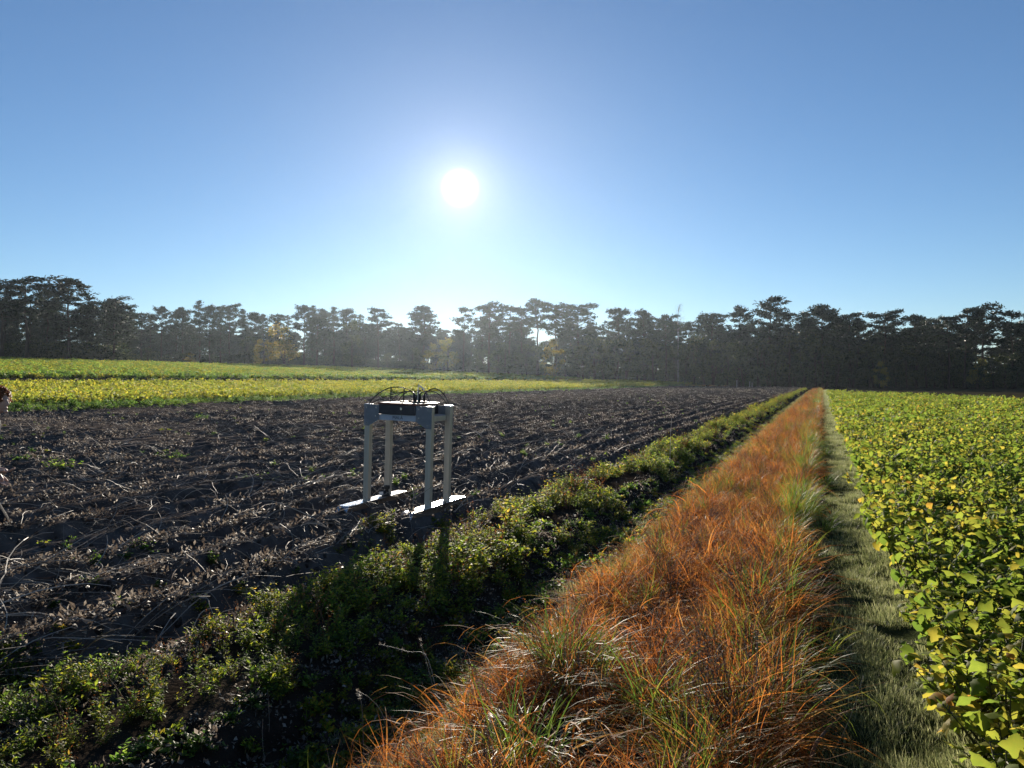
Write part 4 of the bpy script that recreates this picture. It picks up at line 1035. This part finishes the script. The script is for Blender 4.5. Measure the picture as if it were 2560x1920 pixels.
# ------------------------------------------------------------------ person walking in at the left edge
M['skin'] = solid_mat('skin', [(.3, (.46, .27, .20)), (.7, (.55, .34, .26))], 20, .55, .35)
M['cloth_dark'] = solid_mat('dark_trouser_cloth', [(.3, (.010, .010, .012)), (.7, (.018, .018, .022))], 40, .85, .15, bump_s=.3, bump_scale=180)
M['jacket'] = solid_mat('dark_jacket_cloth', [(.3, (.016, .016, .02)), (.7, (.028, .027, .034))], 30, .75, .2, bump_s=.3, bump_scale=160)
M['hair'] = leaf_mat('red_brown_hair', [(.0, (.14, .045, .018)), (.5, (.28, .10, .035)), (1.0, (.42, .18, .06))], .45, 1.8, .45, .4)
M['boot'] = solid_mat('dark_boot', [(.3, (.02, .017, .015)), (.7, (.035, .03, .026))], 20, .6, .3)
def skin_chain(name, verts, edges, radii, root=0, sub=2):
    """closed tapered limbs with ball joints along a skeleton; merge_remesh fuses them into one skin"""
    mb = MB(); V_ = [Vector(v) for v in verts]; rad_ = [max(r) * .5 + min(r) * .5 if hasattr(r, '__len__') else r for r in radii]
    for a_, b_ in edges:
        n_seg = 4
        mb.tube([V_[a_].lerp(V_[b_], k_ / n_seg) for k_ in range(n_seg + 1)], [rad_[a_] + (rad_[b_] - rad_[a_]) * (lambda t: t * t * (3 - 2 * t))(k_ / n_seg) for k_ in range(n_seg + 1)], 14)
    for v, r in zip(V_, rad_):
        bm = bmesh.new(); bmesh.ops.create_icosphere(bm, subdivisions=2, radius=r)
        bm.verts.ensure_lookup_table(); bm.verts.index_update()
        mb.add([v + w.co for w in bm.verts], [tuple(q.index for q in f.verts) for f in bm.faces]); bm.free()
    return mb.mesh(name, M['skin'], True, True)
def merge_remesh(meshes, name, mat, voxel):
    bm = bmesh.new()
    for m_ in meshes: bm.from_mesh(m_)
    me = bpy.data.meshes.new(name); bm.to_mesh(me); bm.free()
    o = bpy.data.objects.new(name, me); COL.objects.link(o)
    md = o.modifiers.new('r', 'REMESH'); md.mode = 'VOXEL'; md.voxel_size = voxel; md.use_smooth_shade = True
    sm = o.modifiers.new('m', 'SMOOTH'); sm.factor = .5; sm.iterations = 3
    bpy.context.view_layer.update()
    out = bpy.data.meshes.new_from_object(o.evaluated_get(bpy.context.evaluated_depsgraph_get()))
    bpy.data.objects.remove(o); out.materials.clear(); out.materials.append(mat); out.name = name
    bm = bmesh.new(); bm.from_mesh(out); seen = set(); comps = []
    for v in bm.verts:
        if v in seen: continue
        st = [v]; seen.add(v); cc = []
        while st:
            q = st.pop(); cc.append(q)
            for e in q.link_edges:
                w = e.other_vert(q)
                if w not in seen: seen.add(w); st.append(w)
        comps.append(cc)
    comps.sort(key=len)
    if len(comps) > 1: print('PIECES', name, [len(c) for c in comps][-6:], len(comps))
    for cc in comps[:-1]: bmesh.ops.delete(bm, geom=cc, context='VERTS')
    bm.to_mesh(out); bm.free()
    out.polygons.foreach_set('use_smooth', [True] * len(out.polygons)); return out
PX, PY = -5.12, 7.54
pz = float(hXY(PX, PY)) + .05
PE = empty('person', (PX, PY, pz)); props(PE, 'person with curly red-brown hair in dark clothes at the left edge, one hand held forward', 'person')
# local frame: facing +x (to the right of the picture), right arm nearer the camera (-y)
J = dict(pel=(-.10, 0, .90), spine=(-.11, 0, 1.12), chest=(-.10, 0, 1.32), neck=(-.03, 0, 1.46), head=(.04, 0, 1.55),
         shL=(-.10, .17, 1.40), shR=(-.10, -.17, 1.40), elL=(-.16, .24, 1.12), elR=(-.09, -.23, 1.10), wrL=(-.08, .22, .90), wrR=(.185, -.20, .985), haR=(.235, -.19, .975), haL=(-.03, .2, .84),
         hiL=(-.10, .09, .86), hiR=(-.10, -.09, .86), knL=(-.20, .09, .47), knR=(.15, -.10, .47), anL=(-.36, .09, .10), anR=(.30, -.10, .09), toL=(-.24, .10, .04), toR=(.42, -.12, .035))
def chain(names, rad, extra=()): return [Vector(J[n]) for n in names], rad
ks = list(J); ix = {k_: i for i, k_ in enumerate(ks)}
E = [('pel', 'spine'), ('spine', 'chest'), ('chest', 'neck'), ('neck', 'head'), ('chest', 'shL'), ('chest', 'shR'), ('shL', 'elL'), ('shR', 'elR'), ('elL', 'wrL'), ('elR', 'wrR'), ('wrL', 'haL'), ('wrR', 'haR'),
     ('pel', 'hiL'), ('pel', 'hiR'), ('hiL', 'knL'), ('hiR', 'knR'), ('knL', 'anL'), ('knR', 'anR'), ('anL', 'toL'), ('anR', 'toR')]
RD = dict(pel=.12, spine=.115, chest=.13, neck=.055, head=.06, shL=.065, shR=.065, elL=.042, elR=.042, wrL=.027, wrR=.027, haL=.03, haR=.03, hiL=.085, hiR=.085, knL=.055, knR=.055, anL=.038, anR=.038, toL=.035, toR=.035)
body = skin_chain('b', [J[k_] for k_ in ks], [(ix[a_], ix[b_]) for a_, b_ in E], [RD[k_] for k_ in ks], ix['pel'])
# head with face: egg plus brow, nose, lips, chin, ears
hb = bmesh.new(); bmesh.ops.create_uvsphere(hb, u_segments=28, v_segments=20, radius=1)
for v in hb.verts:
    x, y, z = v.co
    jaw = max(0, -z); v.co = Vector((x * (.098 - .012 * jaw) + .012 * jaw, y * (.076 - .022 * jaw), z * .118))
def blob(bm_, c, r3):
    r_ = bmesh.ops.create_icosphere(bm_, subdivisions=2, radius=1)
    for v in r_['verts']: v.co = Vector((v.co.x * r3[0] + c[0], v.co.y * r3[1] + c[1], v.co.z * r3[2] + c[2]))
blob(hb, (.097, 0, -.022), (.022, .013, .02)); blob(hb, (.092, 0, .0), (.014, .010, .03)); blob(hb, (.088, 0, -.062), (.012, .022, .009)); blob(hb, (.082, 0, -.095), (.018, .022, .017))
for s_ in (-1, 1):
    blob(hb, (.080, s_ * .033, .026), (.015, .024, .009)); blob(hb, (.0, s_ * .076, -.005), (.020, .010, .03)); blob(hb, (.084, s_ * .032, .008), (.011, .013, .010))
for v in hb.verts: v.co += Vector((.075, 0, 1.625))
hm = bpy.data.meshes.new('h'); hb.to_mesh(hm); hb.free()
# hands: palm and five fingers each
hands = []
for wr, dirv, side in ((J['wrR'], Vector((.95, .1, -.18)), 1), (J['wrL'], Vector((.5, -.1, -.8)), -1)):
    d = dirv.normalized(); w_ = Vector((0, 1, 0)).cross(d).normalized(); lat = d.cross(w_).normalized()   # w_: back of hand, lat: across the knuckles
    o0 = Vector(wr)
    hands.append(skin_chain('p', [o0, o0 + d * .04, o0 + d * .085], [(0, 1), (1, 2)], [(.026, .022), (.04, .018), (.042, .015)], 0))
    for f_, (off, ln) in enumerate(((-.033, .070), (-.011, .080), (.011, .075), (.032, .058))):
        p0 = o0 + d * .07 + lat * off; q1 = o0 + d * .095 + lat * off * 1.1; q2 = q1 + d * ln * .45 - w_ * .006; q3 = q2 + d * ln * .33 - w_ * .018; q4 = q3 + d * ln * .22 - w_ * .018
        hands.append(skin_chain('f', [p0, q1, q2, q3, q4], [(0, 1), (1, 2), (2, 3), (3, 4)], [.010, .010, .009, .0085, .007], 0))
    t0 = o0 + d * .025 - lat * .02 * side; t1 = t0 + d * .03 - lat * .032 * side - w_ * .005; t2 = t1 + d * .034 - lat * .012 * side - w_ * .008; t3 = t2 + d * .022 - w_ * .006
    hands.append(skin_chain('t', [t0, t1, t2, t3], [(0, 1), (1, 2), (2, 3)], [.013, .0125, .011, .008], 0))
link('body', merge_remesh([body, hm] + hands, 'body', M['skin'], .006), PE)
def garment(name, keys, grow, mat, voxel=.011, cut=None):
    kk_ = [k_ for k_ in ks if k_ in keys]; ii = {k_: i for i, k_ in enumerate(kk_)}
    vs = [J[k_] if not cut or k_ not in cut else cut[k_] for k_ in kk_]
    ee = [(ii[a_], ii[b_]) for a_, b_ in E if a_ in ii and b_ in ii]
    me = skin_chain(name, vs, ee, [RD[k_] + grow.get(k_, .02) for k_ in kk_], 0)
    link(name, merge_remesh([me], name, mat, voxel), PE)
garment('jacket', ('pel', 'spine', 'chest', 'neck', 'shL', 'shR', 'elL', 'elR', 'wrL', 'wrR'), dict(pel=.03, spine=.03, chest=.025, neck=.015, shL=.02, shR=.02, elL=.018, elR=.018, wrL=.018, wrR=.018), M['jacket'], .011, dict(neck=(-.055, 0, 1.42)))
garment('trousers', ('pel', 'hiL', 'hiR', 'knL', 'knR', 'anL', 'anR'), dict(pel=.015, hiL=.018, hiR=.018, knL=.035, knR=.035, anL=.05, anR=.05), M['cloth_dark'])
for n_, t_ in (('anL', 'toL'), ('anR', 'toR')):
    a_, t2_ = Vector(J[n_]), Vector(J[t_])
    me = skin_chain('shoe', [a_ + Vector((-.03, 0, -.05)), a_ + Vector((0, 0, .0)), a_.lerp(t2_, .6), t2_ + Vector((.01, 0, 0))], [(1, 0), (1, 2), (2, 3)], [.04, .05, .046, .04], 1)
    link('shoe', merge_remesh([me], 'shoe', M['boot'], .009), PE)
rr.seed(77); hr = MB()
for k_ in range(520):                                              # loose curls all over the crown
    th_, ph_ = rr.uniform(0, 6.283), rr.uniform(-.05, 1.57)
    c_ = Vector((math.cos(th_) * math.cos(ph_) * .102 + .068, math.sin(th_) * math.cos(ph_) * .085, math.sin(ph_) * .118 + 1.635))
    if c_.x > .145 and c_.z < 1.69: continue
    nrm = (c_ - Vector((.07, 0, 1.62))).normalized(); tg = nrm.cross(Vector((rr.gauss(0, 1), rr.gauss(0, 1), rr.gauss(0, 1)))).normalized(); bt = nrm.cross(tg)
    pts = []
    for q in range(9):
        an = q * 1.05; rad_ = .012 + .004 * rr.random()
        pts.append(c_ + nrm * (.004 + q * .0045) + (tg * math.cos(an) + bt * math.sin(an)) * rad_)
    hr.tube(pts, [.0045] * 8 + [.002], 4, rr.random(), 0, False)
link('hair', hr.mesh('hair', M['hair'], True), PE)

# ------------------------------------------------------------------ morning haze
hz = MB(); hz.box(-575, 760, -290, 760, -2.5, 42)
hm_, n_, l_, out_ = new_mat('morning_haze')
pv = n_.new('ShaderNodeVolumePrincipled')
pv.inputs['Color'].default_value = (.72, .85, 1.0, 1)
pv.inputs['Density'].default_value = 0.00009
pv.inputs['Anisotropy'].default_value = 0.75
l_.new(pv.outputs[0], out_.inputs['Volume'])
ho = link('haze', hz.mesh('haze', hm_, fix=True)); props(ho, 'thin bluish morning haze over the fields and wood', 'haze', kind='stuff')
